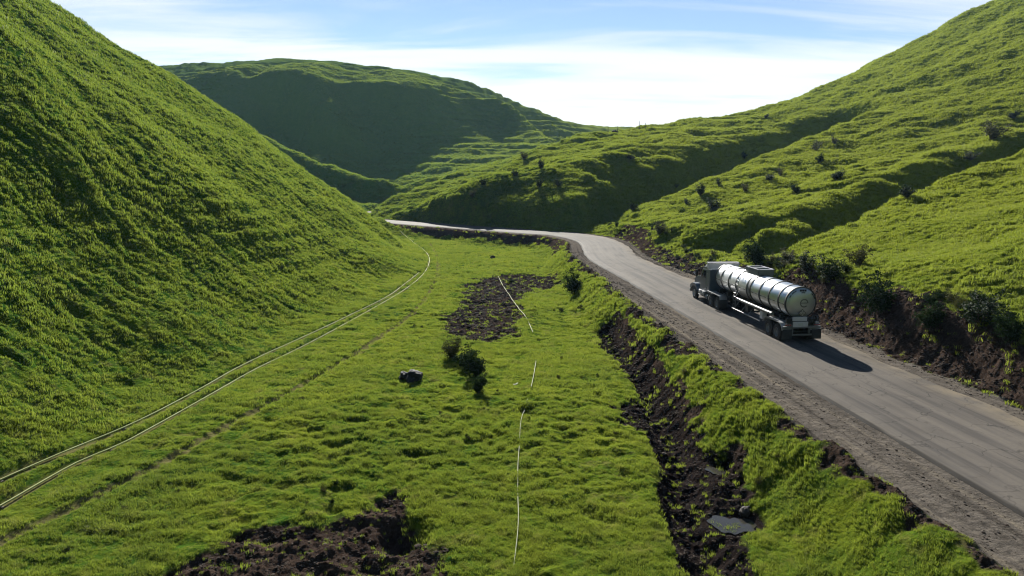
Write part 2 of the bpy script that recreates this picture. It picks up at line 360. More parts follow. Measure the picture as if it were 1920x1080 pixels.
    for a_, b_, r_, h_ in PUD:
        w_ = sstep(r_ * 2.1, r_ * 1.0, np.hypot(x - a_, y - b_) + 0.16 * nz); z = z * (1 - w_) + h_ * w_; soil = np.maximum(soil, w_)
    if detail: tn = np.minimum(tn, pn * 0.8 + 0.18)
    return z, soil, np.clip(grav, 0, 1), s, tn if detail else None

# ------------------------------------------------------------------ materials
def mat(name): 
    m = bpy.data.materials.new(name); m.use_nodes = True; return m, m.node_tree.nodes, m.node_tree.links
def nod(N, t, **k):
    n = N.new(t)
    for a, v in k.items(): setattr(n, a, v)
    return n
def mixc(N, L, f, a, b, blend='MIX'):
    n = N.new('ShaderNodeMix'); n.data_type = 'RGBA'; n.blend_type = blend
    for k, v in (('Factor', f), ('A', a), ('B', b)):
        if hasattr(v, 'is_output') or isinstance(v, bpy.types.NodeSocket): L.new(v, n.inputs[k])
        else: n.inputs[k].default_value = v if k == 'Factor' else (*v, 1)
    return n.outputs['Result']
def noi(N, L, scale, detail=4, rough=0.55, vec=None, dist=0.0):
    n = N.new('ShaderNodeTexNoise'); n.inputs['Scale'].default_value = scale; n.inputs['Detail'].default_value = detail; n.inputs['Roughness'].default_value = rough; n.inputs['Distortion'].default_value = dist
    if vec is not None: L.new(vec, n.inputs['Vector'])
    return n.outputs[0]
def ramp(N, L, fac, a, b, lo=0.0, hi=1.0):
    n = N.new('ShaderNodeMapRange'); L.new(fac, n.inputs[0]); n.inputs[1].default_value = a; n.inputs[2].default_value = b; n.inputs[3].default_value = lo; n.inputs[4].default_value = hi
    return n.outputs[0]

def grass_colour(N, L, pos):
    """patchy turf colour shared by the ground and by the blades on it"""
    a = noi(N, L, 0.035, 3, 0.5, pos); b = noi(N, L, 0.35, 5, 0.65, pos); c = noi(N, L, 2.3, 4, 0.6, pos)
    col = mixc(N, L, ramp(N, L, a, 0.35, 0.65), (0.060, 0.135, 0.022), (0.125, 0.185, 0.022))
    col = mixc(N, L, ramp(N, L, b, 0.42, 0.64), col, (0.200, 0.240, 0.030))
    col = mixc(N, L, ramp(N, L, c, 0.32, 0.52, 0.8, 0.0), col, (0.022, 0.068, 0.018))
    d = noi(N, L, 0.9, 4, 0.7, pos); e = noi(N, L, 0.13, 4, 0.65, pos)
    col = mixc(N, L, ramp(N, L, d, 0.54, 0.68, 0.0, 0.7), col, (0.260, 0.225, 0.085))
    col = mixc(N, L, ramp(N, L, e, 0.52, 0.64, 0.0, 0.7), col, (0.034, 0.092, 0.022))
    # sunlight put into the colour: right side yellower and brighter; left a colder green
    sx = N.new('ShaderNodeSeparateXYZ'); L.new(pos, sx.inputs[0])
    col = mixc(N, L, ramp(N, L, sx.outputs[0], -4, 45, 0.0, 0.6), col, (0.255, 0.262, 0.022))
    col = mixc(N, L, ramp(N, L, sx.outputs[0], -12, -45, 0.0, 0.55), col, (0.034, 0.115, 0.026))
    col = mixc(N, L, ramp(N, L, sx.outputs[1], 170, 330, 0.0, 0.6), col, (0.150, 0.210, 0.045))  # far slopes coloured brighter, standing in for the glow of sunlit grass
    return col

def turf_material():
    m, N, L = mat('turf_and_soil'); bs = N['Principled BSDF']
    geo = N.new('ShaderNodeNewGeometry'); pos = geo.outputs['Position']
    g = grass_colour(N, L, pos); sy = N.new('ShaderNodeSeparateXYZ'); L.new(pos, sy.inputs[0])
    g = mixc(N, L, ramp(N, L, sy.outputs[1], 170, 240, 1.0, 0.0), g, mixc(N, L, 1.0, g, (0.62, 0.66, 0.55), 'MULTIPLY'))
    at = nod(N, 'ShaderNodeAttribute', attribute_name='soil'); ag = nod(N, 'ShaderNodeAttribute', attribute_name='gravel'); tr = nod(N, 'ShaderNodeAttribute', attribute_name='track')
    # dry earth and gravel
    s1 = noi(N, L, 0.9, 6, 0.7, pos); s2 = noi(N, L, 7.0, 4, 0.7, pos)
    soil = mixc(N, L, ramp(N, L, s1, 0.35, 0.68), (0.011, 0.008, 0.007), (0.060, 0.041, 0.032))
    soil = mixc(N, L, ramp(N, L, s2, 0.40, 0.75, 0, 0.55), soil, (0.085, 0.066, 0.054))
    sx_ = N.new('ShaderNodeSeparateXYZ'); L.new(pos, sx_.inputs[0]); wet = N.new('ShaderNodeMath'); wet.operation = 'MULTIPLY'; L.new(ramp(N, L, sx_.outputs[0], 2.5, 5.5), wet.inputs[0]); L.new(ramp(N, L, sx_.outputs[2], -1.2, -2.0), wet.inputs[1])
    soil = mixc(N, L, wet.outputs[0], soil, mixc(N, L, 1.0, soil, (0.42, 0.46, 0.52), 'MULTIPLY'))
    g1 = noi(N, L, 1.3, 5, 0.7, pos); g2 = noi(N, L, 28, 3, 0.7, pos)
    ln_ = nod(N, 'ShaderNodeAttribute', attribute_name='lane'); lm = N.new('ShaderNodeMapping'); L.new(ln_.outputs['Vector'], lm.inputs[0]); lm.inputs['Scale'].default_value = (1.5, 0.035, 1)
    st = noi(N, L, 1.0, 6, 0.62, lm.outputs[0])
    grv = mixc(N, L, ramp(N, L, g1, 0.35, 0.65), (0.042, 0.038, 0.034), (0.118, 0.104, 0.090))
    grv = mixc(N, L, ramp(N, L, g2, 0.42, 0.70, 0, 0.65), grv, (0.21, 0.18, 0.148))
    grv = mixc(N, L, ramp(N, L, st, 0.52, 0.66, 0, 0.75), grv, (0.20, 0.17, 0.13)); grv = mixc(N, L, ramp(N, L, st, 0.47, 0.36, 0, 0.7), grv, (0.030, 0.026, 0.022))
    brk = noi(N, L, 1.9, 5, 0.7, pos)
    def bmask(att, lo=0.25, hi=0.62):
        mm = N.new('ShaderNodeMath'); mm.operation = 'ADD'; L.new(att.outputs['Fac'], mm.inputs[0])
        k = N.new('ShaderNodeMath'); k.operation = 'MULTIPLY_ADD'; L.new(brk, k.inputs[0]); k.inputs[1].default_value = 0.9; k.inputs[2].default_value = -0.45; L.new(k.outputs[0], mm.inputs[1])
        return ramp(N, L, mm.outputs[0], lo, hi)
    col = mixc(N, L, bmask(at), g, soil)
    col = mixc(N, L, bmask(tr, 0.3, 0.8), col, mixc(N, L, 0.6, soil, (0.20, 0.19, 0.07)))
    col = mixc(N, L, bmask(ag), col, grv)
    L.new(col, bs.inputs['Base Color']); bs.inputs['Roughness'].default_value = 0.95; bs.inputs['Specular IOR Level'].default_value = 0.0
    h = noi(N, L, 3.2, 8, 0.72, pos); bp = N.new('ShaderNodeBump'); bp.inputs['Strength'].default_value = 0.9; bp.inputs['Distance'].default_value = 0.22
    L.new(h, bp.inputs['Height']); L.new(bp.outputs[0], bs.inputs['Normal'])
    return m
M_TURF = turf_material()

# ------------------------------------------------------------------ the ground sheet, split into named hills
def terrain():
    th = np.radians(np.concatenate([np.arange(-180, -50, 2.5), np.linspace(-50, 50, NCOL), np.arange(52.5, 180.1, 2.5)]))
    r0 = 9.0; lnr = np.linspace(math.log(r0), math.log(300), NROW)
    rad = np.concatenate([[0.02, 2, 4, 6, 7.5], np.exp(lnr), np.arange(300.7, 480, 0.62), np.arange(482, 680, 4)])
    R, T = np.meshgrid(rad, th, indexing='ij')
    x = R * np.sin(T); y = R * np.cos(T)
    z, soil, grav, s, tn = land(x.ravel(), y.ravel())
    nr, nc = R.shape
    tr = sstep(0.55, 0.15, tn)
    X = x.ravel(); Y = y.ravel()
    # which named piece each quad belongs to
    zb = zbase(X, Y)
    reg = np.zeros(X.shape, int)                                   # 0 valley ground
    az = X / np.maximum(Y, 1)
    hl = zb > -1.2
    reg[(X < -10) & (Y < 152) & hl] = 1
    reg[(X < 0) & hl & (Y >= 152) & (Y < 222) & (X < -35 + 0 * Y)] = 2
    reg[hl & (Y >= 215) & (Y < 290) & (X < -0.12 * Y - 10)] = 3
    bw = line_d(X, Y, [U(a, b, c)[:2] for a, b, c in ((1110, 430, 132), (1180, 414, 148), (1240, 400, 155), (1290, 380, 163), (1340, 368, 172), (1400, 350, 183), (1500, 298, 198), (1600, 250, 212), (1700, 86, 260))])
    aw = line_d(X, Y, [U(a, b, c)[:2] for a, b, c in ((1390, 515, 72), (1430, 508, 76), (1500, 492, 83), (1600, 450, 91), (1700, 408, 98), (1800, 368, 106), (1920, 326, 116), (2100, 260, 126), (2400, 150, 140))])
    right = (X > 0) & (s > RW + 1.0)
    beyond = (Y > 128) & (s > RW + 1.0) & (reg == 0)
    reg[beyond] = 5
    reg[right & (bw[1] > 0) & (X > 8)] = 6
    reg[right & (aw[1] > 0) & (X > 10)] = 7
    reg[(Y >= 290) | ((Y > 262) & (reg == 0)) | ((Y > 275) & (reg == 5) & (X < 0))] = 4
    idx = np.arange(nr * nc).reshape(nr, nc)
    q = np.stack([idx[:-1, :-1], idx[:-1, 1:], idx[1:, 1:], idx[1:, :-1]], -1).reshape(-1, 4)
    qr = np.max(reg[q], axis=1); qr = reg[q[:, 0]]
    # bare soil is its own piece of ground
    sm = soil[q].mean(1); gmn = grav[q].mean(1)
    qr = np.where((sm > 0.55) & (qr == 0), 8, qr)
    qr = np.where((gmn > 0.5) & (np.abs(s[q[:, 0]]) < 12) & (Y[q[:, 0]] > -150), 9, qr)
    names = [('valley_ground', 'grassy valley floor between the hills and the road'), ('hill', 'steep tussocky green hillside filling the left of the picture'), ('hill', 'small lit grassy spur peeping out behind the left hillside'),
             ('hill', 'green spur with dark shaded flank behind the left hillside'), ('distant_hill', 'big rounded far hill with dark blue shaded face and sheep tracks'), ('hill', 'grassy hill across the far road bend with black shaded foot'),
             ('hill', 'broad shrub-dotted green hillside rising to the top right skyline'), ('hill', 'nearest yellow-green hillside right of the tanker with eroded earth bank'), ('bare_soil', 'dark churned bare soil patches and gully in the grass'), ('gravel_shoulder', 'pale gravel and dust strip along the road edges')]
    C = np.stack([X, Y, z], 1).astype(np.float32)
    # shared smooth normals so the pieces meet without a seam
    e1 = C[q[:, 2]] - C[q[:, 0]]; e2 = C[q[:, 3]] - C[q[:, 1]]; fn = np.cross(e1, e2); 
    fn *= np.sign(fn[:, 2:3] + 1e-12)
    vn = np.zeros_like(C)
    for k in range(4): 
        for j in range(3): vn[:, j] += np.bincount(q[:, k], weights=fn[:, j], minlength=len(C)).astype(np.float32)
    vn /= np.linalg.norm(vn, axis=1, keepdims=True) + 1e-12
    for k, (nm, lab) in enumerate(names):
        f = q[qr == k]
        if len(f) == 0: continue
        used, inv = np.unique(f, return_inverse=True); inv = inv.reshape(-1)
        me = bpy.data.meshes.new(nm)
        me.vertices.add(len(used)); me.vertices.foreach_set('co', C[used].ravel())
        me.loops.add(len(inv)); me.loops.foreach_set('vertex_index', inv.astype(np.int32))
        me.polygons.add(len(f)); me.polygons.foreach_set('loop_start', np.arange(0, len(inv), 4, dtype=np.int32)); me.polygons.foreach_set('loop_total', np.full(len(f), 4, np.int32))
        me.update(calc_edges=True)
        me.polygons.foreach_set('use_smooth', np.ones(len(f), bool))
        for an, arr in (('soil', soil), ('gravel', grav), ('track', tr)):
            a = me.attributes.new(an, 'FLOAT', 'POINT'); a.data.foreach_set('value', arr[used].astype(np.float32))
        a = me.attributes.new('lane', 'FLOAT_VECTOR', 'POINT'); a.data.foreach_set('vector', np.stack([s, Y * 1.0, 0 * s], 1)[used].astype(np.float32).ravel())
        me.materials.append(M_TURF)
        me.normals_split_custom_set_from_vertices(vn[used])
        o = bpy.data.objects.new(nm, me); COL.objects.link(o); tag(o, lab, None, None, 'structure')
NCOL, NROW = 1250, 1250
terrain()

# ------------------------------------------------------------------ road
def road():
    m, N, L = mat('asphalt'); bs = N['Principled BSDF']
    geo = N.new('ShaderNodeNewGeometry'); pos = geo.outputs['Position']
    uv = nod(N, 'ShaderNodeAttribute', attribute_name='lane'); sp = N.new('ShaderNodeSeparateXYZ'); L.new(uv.outputs['Vector'], sp.inputs[0])
    a = noi(N, L, 0.22, 5, 0.6, pos); b = noi(N, L, 9, 5, 0.75, pos)
    st = N.new('ShaderNodeMapping'); L.new(uv.outputs['Vector'], st.inputs[0]); st.inputs['Scale'].default_value = (1.6, 0.06, 1)
    c = noi(N, L, 1.0, 5, 0.6, st.outputs[0])
    col = mixc(N, L, ramp(N, L, a, 0.35, 0.65), (0.070, 0.063, 0.057), (0.108, 0.096, 0.084))
    col = mixc(N, L, ramp(N, L, c, 0.40, 0.68, 0, 0.75), col, (0.150, 0.132, 0.110))
    col = mixc(N, L, ramp(N, L, c, 0.46, 0.34, 0, 0.6), col, (0.052, 0.048, 0.045))
    col = mixc(N, L, ramp(N, L, b, 0.45, 0.8, 0, 0.5), col, (0.075, 0.070, 0.068))
    # fine cracks, mostly near the verges
    v = N.new('ShaderNodeTexVoronoi'); v.feature = 'DISTANCE_TO_EDGE'; v.inputs['Scale'].default_value = 0.8
    wv = N.new('ShaderNodeVectorMath'); wv.operation = 'ADD'; nn = N.new('ShaderNodeTexNoise'); nn.inputs['Scale'].default_value = 1.6; nn.inputs['Detail'].default_value = 6; L.new(pos, nn.inputs['Vector']); L.new(nn.outputs['Color'], wv.inputs[0]); L.new(pos, wv.inputs[1]); L.new(wv.outputs[0], v.inputs['Vector'])
    ck = ramp(N, L, v.outputs['Distance'], 0.006, 0.03, 0.75, 0.0)
    cn = ramp(N, L, noi(N, L, 0.30, 3, 0.5, pos), 0.44, 0.56)
    mu = N.new('ShaderNodeMath'); mu.operation = 'MULTIPLY'; L.new(ck, mu.inputs[0]); L.new(cn, mu.inputs[1])
    col = mixc(N, L, mu.outputs[0], col, (0.035, 0.032, 0.03))
    # dust blown in from the right-hand verge
    du = ramp(N, L, sp.outputs[0], 1.9, 3.5, 0, 0.8)
    dn = N.new('ShaderNodeMath'); dn.operation = 'MULTIPLY'; L.new(du, dn.inputs[0]); L.new(ramp(N, L, noi(N, L, 0.7, 6, 0.65, pos), 0.35, 0.6), dn.inputs[1])
    col = mixc(N, L, dn.outputs[0], col, (0.22, 0.18, 0.125))
    col = mixc(N, L, ramp(N, L, sp.outputs[0], -3.22, -3.34, 0, 0.9), col, (0.022, 0.020, 0.018))
    col = mixc(N, L, 1.0, col, (0.93, 0.93, 0.93), 'MULTIPLY')
    L.new(col, bs.inputs['Base Color']); bs.inputs['Roughness'].default_value = 0.82; bs.inputs['Specular IOR Level'].default_value = 0.04
    bp = N.new('ShaderNodeBump'); bp.inputs['Strength'].default_value = 0.35; bp.inputs['Distance'].default_value = 0.02; L.new(b, bp.inputs['Height']); L.new(bp.outputs[0], bs.inputs['Normal'])
    ew = [-1.0, -0.96, -0.66, -0.33, 0, 0.33, 0.66, 0.96, 1.0]
    R = spline([tuple(p) for p in road_ctrl], 0.5)
    vs_, fs, uvs = [], [], []; arc = 0
    for i, p in enumerate(R):
        t = (R[min(i + 1, len(R) - 1)] - R[max(i - 1, 0)]).normalized(); r = Vector((t.y, -t.x, 0))
        if i: arc += (R[i] - R[i - 1]).length
        jl = 0.06 * math.sin(arc * 0.9) + 0.05 * math.sin(arc * 2.3 + 1) + random.uniform(-.03, .03)
        jr = 0.14 * math.sin(arc * 0.35) + 0.10 * math.sin(arc * 1.3 + 2) + random.uniform(-.05, .05)
        for k, e in enumerate(ew):
            lat = e * RW + (jr if k >= 7 else 0) + (jl if k < 2 else 0)
            zz = 0.035 + 0.05 * (1 - e * e) if 0 < k < 8 else (-0.05)
            vs_.append((p.x + r.x * lat, p.y + r.y * lat, zz)); uvs.append((lat, arc, 0))
        if i:
            n = len(ew)
            for k in range(n - 1): fs.append(((i - 1) * n + k, (i - 1) * n + k + 1, i * n + k + 1, i * n + k))
    me = bpy.data.meshes.new('road'); me.from_pydata(vs_, [], fs)
    a = me.attributes.new('lane', 'FLOAT_VECTOR', 'POINT'); a.data.foreach_set('vector', np.array(uvs, np.float32).ravel())
    for p in me.polygons: p.use_smooth = True
    me.materials.append(m); o = bpy.data.objects.new('road', me); COL.objects.link(o); tag(o, 'grey asphalt valley road curving away to the left', kind='structure')
road()

# ------------------------------------------------------------------ mesh builder
class MB:
    def __init__(s): s.bm = bmesh.new()
    def box(s, c, d, rot=None, bev=0.0):
        r = bmesh.ops.create_cube(s.bm, size=1.0); M = Matrix.Translation(c) @ (rot.to_4x4() if rot else Matrix()) @ Matrix.Diagonal((*d, 1))
        bmesh.ops.transform(s.bm, matrix=M, verts=r['verts'])
        if bev: bmesh.ops.bevel(s.bm, geom=[e for e in s.bm.edges if all(v in r['verts'] for v in e.verts)], offset=bev, segments=2, affect='EDGES')
        return s
    def cyl(s, a, b, r, n=16, r2=None, cap=True):
        a, b = Vector(a), Vector(b); d = b - a
        q = bmesh.ops.create_cone(s.bm, cap_ends=cap, segments=n, radius1=r, radius2=r if r2 is None else r2, depth=d.length)
        bmesh.ops.transform(s.bm, matrix=Matrix.Translation((a + b) / 2) @ d.to_track_quat('Z', 'Y').to_matrix().to_4x4(), verts=q['verts']); return s
    def tube(s, pts, r, n=8):
        pts = [Vector(p) for p in pts]; rings = []
        up = Vector((0, 0, 1))
        for i, p in enumerate(pts):
            t = (pts[min(i + 1, len(pts) - 1)] - pts[max(i - 1, 0)]).normalized()
            x = t.cross(up); x = x.normalized() if x.length > 0.05 else t.cross(Vector((0, 1, 0))).normalized(); y = x.cross(t)
            rr = r[i] if isinstance(r, (list, tuple)) else r
            rings.append([s.bm.verts.new(p + (x * math.cos(k * 2 * math.pi / n) + y * math.sin(k * 2 * math.pi / n)) * rr) for k in range(n)])
        for a, b in zip(rings[:-1], rings[1:]):
            for k in range(n): s.bm.faces.new((a[k], a[(k + 1) % n], b[(k + 1) % n], b[k]))
        s.bm.faces.new(rings[0][::-1]); s.bm.faces.new(rings[-1]); return s
    def lathe(s, prof, axis='Y', c=(0, 0, 0), n=48):
        """profile of (position along axis, radius)"""
        rings = []
        for t, r in prof:
            if r < 1e-4:
                p = {'Y': (0, t, 0), 'X': (t, 0, 0)}[axis]; rings.append([s.bm.verts.new(Vector(c) + Vector(p))]); continue
            rg = []
            for k in range(n):
                a = 2 * math.pi * k / n
                p = (r * math.cos(a), t, r * math.sin(a)) if axis == 'Y' else (t, r * math.cos(a), r * math.sin(a))
                rg.append(s.bm.verts.new(Vector(c) + Vector(p)))
            rings.append(rg)
        for a, b in zip(rings[:-1], rings[1:]):
            for k in range(n):
                q = [a[k % len(a)], a[(k + 1) % len(a)], b[(k + 1) % len(b)], b[k % len(b)]]
                u = []
                for v in q:
                    if v not in u: u.append(v)
                if len(u) > 2: s.bm.faces.new(u)
        return s
    def prism(s, poly, x0, x1, bev=0):
        """polygon in (y, z) extruded along x"""
        a = [s.bm.verts.new((x0, p[0], p[1])) for p in poly]; b = [s.bm.verts.new((x1, p[0], p[1])) for p in poly]; n = len(poly)
        fs = [s.bm.faces.new(a), s.bm.faces.new(b[::-1])] + [s.bm.faces.new((a[i], b[i], b[(i + 1) % n], a[(i + 1) % n])) for i in range(n)]
        if bev: bmesh.ops.bevel(s.bm, geom=list({e for f in fs for e in f.edges}), offset=bev, segments=2, affect='EDGES')
        return s
    def build(s, name, m, parent=None, smooth=True, ang=38):
        bmesh.ops.recalc_face_normals(s.bm, faces=s.bm.faces); me = bpy.data.meshes.new(name); s.bm.to_mesh(me); s.bm.free()
        me.materials.append(m)
        if smooth:
            for p in me.polygons: p.use_smooth = True
            me.set_sharp_from_angle(angle=math.radians(ang))
        o = bpy.data.objects.new(name, me); COL.objects.link(o)
        if parent: o.parent = parent
        return o
def empty(name, loc, rz=0, **k):
    o = bpy.data.objects.new(name, None); COL.objects.link(o); o.location = loc; o.rotation_euler = (0, 0, rz); o.empty_display_size = 0.2
    return tag(o, **k)
def pmat(name, col, rough=0.5, metal=0.0, var=0.25, scale=3.0, dirt=None, coat=0.0):
    m, N, L = mat(name); bs = N['Principled BSDF']; tc = N.new('ShaderNodeTexCoord'); a = noi(N, L, scale, 6, 0.65, tc.outputs['Object'])
    c = mixc(N, L, ramp(N, L, a, 0.3, 0.7), tuple(v * (1 - var) for v in col), tuple(min(1, v * (1 + var)) for v in col))
    if dirt:
        d = noi(N, L, scale * 0.5, 8, 0.75, tc.outputs['Object']); sp = N.new('ShaderNodeSeparateXYZ'); L.new(tc.outputs['Object'], sp.inputs[0])
        c = mixc(N, L, ramp(N, L, d, 0.48, 0.75, 0, dirt), c, (0.13, 0.105, 0.08))
    L.new(c, bs.inputs['Base Color']); bs.inputs['Metallic'].default_value = metal
    L.new(ramp(N, L, a, 0.2, 0.8, max(0.03, rough * 0.75), min(1, rough * 1.3)), bs.inputs['Roughness']); bs.inputs['Coat Weight'].default_value = coat
    return m
M_STEEL = pmat('polished_tank_steel', (0.62, 0.64, 0.66), 0.36, 0.75, 0.08, 1.2, 0.35)
M_HEAD = pmat('brushed_tank_steel', (0.46, 0.48, 0.49), 0.42, 0.7, 0.10, 1.5, 0.45)
M_BAND = pmat('dull_band_steel', (0.045, 0.048, 0.052), 0.6, 0.3, 0.2, 4, 0.5)
M_CHROME = pmat('bright_aluminium', (0.42, 0.43, 0.45), 0.42, 0.7, 0.08, 3, 0.45)
M_TUBE = pmat('dull_aluminium_tube', (0.15, 0.155, 0.16), 0.55, 0.5, 0.12, 3, 0.5)
M_GREY = pmat('grey_painted_steel', (0.16, 0.17, 0.18), 0.5, 0.3, 0.2, 3, 0.5)
M_CAB = pmat('slate_blue_cab_paint', (0.060, 0.085, 0.115), 0.4, 0.1, 0.15, 1.5, 0.35, 0.3)
M_DARK = pmat('black_chassis', (0.016, 0.017, 0.018), 0.7, 0.0, 0.3, 4, 0.5)
M_RUB = pmat('tyre_rubber', (0.022, 0.021, 0.020), 0.85, 0.0, 0.25, 6, 0.6)
M_GLASS = pmat('dark_window_glass', (0.012, 0.016, 0.02), 0.06, 0.0, 0.1, 2)
M_RED = pmat('red_lamp_lens', (0.30, 0.02, 0.015), 0.3, 0, 0.2, 8)
M_WHITE = pmat('white_panel', (0.55, 0.53, 0.56), 0.5, 0, 0.1, 3, 0.3)
M_BLACK = pmat('black_decal', (0.02, 0.02, 0.025), 0.5, 0, 0.2, 5)
M_PALE = pmat('pale_decal', (0.50, 0.50, 0.48), 0.5, 0, 0.1, 5)

def strip_mat():
    m, N, L = mat('broken_reflective_strip'); bs = N['Principled BSDF']; tc = N.new('ShaderNodeTexCoord'); w = N.new('ShaderNodeTexWave'); w.bands_direction = 'Y'; w.inputs['Scale'].default_value = 0.48; L.new(tc.outputs['Object'], w.inputs['Vector'])
    L.new(mixc(N, L, ramp(N, L, w.outputs['Fac'], 0.45, 0.55), (0.03, 0.03, 0.035), (0.34, 0.35, 0.36)), bs.inputs['Base Color']); bs.inputs['Roughness'].default_value = 0.4; return m
M_STRIP = strip_mat()
def truck():
    perp = Vector((RD.y, -RD.x, 0)); along0, lat0 = 40.25, 21.70
    o = RD * along0 + perp * lat0; o.z = 0.055
    t = empty('tanker_truck', o, math.atan2(-RD.x, RD.y), label='silver ribbed tanker truck driving away along the asphalt road', cat='truck')
    CZ, R = 2.45, 0.98
    # --- tank
    prof = [(0.20, 0), (0.22, 0.35), (0.27, 0.62), (0.34, 0.82), (0.43, 0.94), (0.50, R), (11.9, R), (11.97, 0.94), (12.06, 0.8), (12.14, 0.5), (12.17, 0)]
    tank = MB().lathe(prof, 'Y', (0, 0, CZ), 64).build('tank', M_STEEL, t)
    MB().lathe([(0.19, 0.0), (0.195, 0.4), (0.25, 0.66), (0.32, 0.84), (0.40, 0.935), (0.42, 0.93), (0.30, 0.7), (0.24, 0.0)], 'Y', (0, 0, CZ), 64).build('tank_head', M_HEAD, tank)
    for y in (0.47, 1.40, 2.75, 4.15, 5.60, 6.15, 8.0, 9.35, 10.75, 11.85):
        MB().lathe([(y - 0.06, R - 0.01), (y - 0.06, R + 0.045), (y + 0.06, R + 0.045), (y + 0.06, R - 0.01)], 'Y', (0, 0, CZ), 64).build('stiffening_ring', M_BAND, tank)
    for sx in (-1, 1):
        MB().box((sx * (R + 0.006) * math.cos(-0.12), 6.15, CZ + (R + 0.006) * math.sin(-0.12)), (0.012, 11.2, 0.05)).build('reflective_strip', M_STRIP, tank, smooth=False)
    # splash guard box on top, manhole lids inside
    g = MB(); z0 = CZ + R - 0.10; y0, y1, x0, x1 = 5.75, 7.75, -0.36, 0.72; zt = CZ + R + 0.36
    for a, b in (((x0, y0), (x1, y0)), ((x0, y1), (x1, y1)), ((x0, y0), (x0, y1)), ((x1, y0), (x1, y1))):
        c = ((a[0] + b[0]) / 2, (a[1] + b[1]) / 2, (z0 + zt) / 2); g.box(c, (abs(b[0] - a[0]) + 0.04, abs(b[1] - a[1]) + 0.04, zt - z0))
    gb = g.build('splash_guard', M_GREY, tank, smooth=False)
    r = MB()
    for a, b in (((x0, y0), (x1, y0)), ((x0, y1), (x1, y1)), ((x0, y0), (x0, y1)), ((x1, y0), (x1, y1)), ((x0, (y0 + y1) / 2), (x1, (y0 + y1) / 2))):
        c = ((a[0] + b[0]) / 2, (a[1] + b[1]) / 2, zt + 0.025); r.box(c, (abs(b[0] - a[0]) + 0.09, abs(b[1] - a[1]) + 0.09, 0.045))
    r.build('rail', M_WHITE, gb, smooth=False)
    for y in (6.25, 7.25): MB().cyl((0.15, y, CZ + R - 0.06), (0.15, y, CZ + R + 0.14), 0.27, 24).cyl((0.15, y, CZ + R + 0.14), (0.15, y, CZ + R + 0.19), 0.22, 24).build('manhole_lid', M_GREY, tank)
    # saddle under the guard
    MB().lathe([(5.58, R + 0.004), (5.58, R + 0.02), (6.18, R + 0.02), (6.18, R + 0.004)], 'Y', (0, 0, CZ), 48).build('dark_girth_plate', M_GREY, tank)
    # ladder up the left side
    l = MB()
    for dy in (7.25, 7.65):
        arc = [(-R * 1.30, dy, 0.75), (-R * 1.30, dy, 1.7)] + [(-(R + 0.17) * math.cos(a), dy, CZ + (R + 0.17) * math.sin(a)) for a in [math.radians(v) for v in range(-22, 76, 9)]]
        l.tube(arc, 0.022, 6)
    for k in range(5): l.cyl((-R * 1.30, 7.25, 0.85 + 0.27 * k), (-R * 1.30, 7.65, 0.85 + 0.27 * k), 0.016, 6)
    for a in range(-10, 76, 15):
        a = math.radians(a); l.cyl((-(R + 0.17) * math.cos(a), 7.25, CZ + (R + 0.17) * math.sin(a)), (-(R + 0.17) * math.cos(a), 7.65, CZ + (R + 0.17) * math.sin(a)), 0.016, 6)
    l.tube([(-0.62, 7.2, 3.35), (-0.50, 7.2, 3.75), (-0.30, 7.25, 3.8), (-0.18, 7.6, 3.5)], 0.02, 6).tube([(-0.62, 7.7, 3.35), (-0.50, 7.7, 3.72), (-0.30, 7.75, 3.75)], 0.02, 6)
    l.build('ladder', M_GREY, t)
    # hose tube and lower side guard rail on both sides
    for sx in (-1, 1):
        h = MB().cyl((sx * 1.16, 1.75, 1.52), (sx * 1.16, 7.15, 1.52), 0.105, 20)
        h.build('hose_tube', M_TUBE, t)
        for y in (1.75, 2.1, 4.4, 6.85, 7.15): MB().lathe([(y - 0.03, 0.0), (y - 0.03, 0.125), (y + 0.03, 0.125), (y + 0.03, 0)], 'Y', (sx * 1.16, 0, 1.52), 20).build('tube_collar', M_GREY, t)
        for y in (2.3, 3.9, 5.5, 6.9): MB().box((sx * 1.0, y, 1.45), (0.3, 0.06, 0.06)).build('tube_bracket', M_GREY, t)
        s = MB().cyl((sx * 1.2, 3.3, 0.72), (sx * 1.2, 7.9, 0.72), 0.05, 12)
        for y in (3.5, 5.2, 6.4, 7.6): s.cyl((sx * 1.2, y, 0.72), (sx * 0.75, y, 1.35), 0.03, 8)
        s.build('side_guard_rail', M_TUBE, t)
    # frame, sills, outlet piping
    f = MB()
    for x in (-0.45, 0.45): f.box((x, 2.4, 1.28), (0.10, 4.6, 0.26)).box((x, 11.2, 1.18), (0.10, 2.6, 0.2))
    for y in (0.35, 1.5, 2.7, 4.5, 5.4, 10.1, 11.5): f.box((0, y, 1.37), (1.5, 0.12, 0.35))
    for y in (4.5, 5.5, 6.5): f.cyl((0, y, 1.6), (0, y, 0.95), 0.13, 16)
    f.box((0, 7.6, 1.30), (0.16, 6.0, 0.18)).cyl((0, 4.2, 0.92), (0, 7.0, 0.92), 0.07, 12).cyl((-0.9, 5.5, 0.92), (0, 5.5, 0.92), 0.06, 12).box((-0.75, 6.0, 1.1), (0.45, 0.5, 0.5)).box((-0.8, 3.45, 1.15), (0.5, 0.28, 0.62))
    for x in (-0.5, 0.5): MB().box((x, 9.0, 0.9), (0.12, 0.14, 1.3)).box((x, 9.0, 0.28), (0.24, 0.26, 0.05)).build('landing_leg', M_DARK, t, smooth=False)
    f.build('trailer_frame', M_DARK, t, smooth=False)
    MB().box((-1.05, 3.22, 1.16), (0.30, 0.42, 0.52), bev=0.02).build('tool_box', M_WHITE, t)
    MB().cyl((0.35, 3.0, 1.0), (0.35, 4.1, 1.0), 0.18, 16).build('air_tank', M_DARK, t)
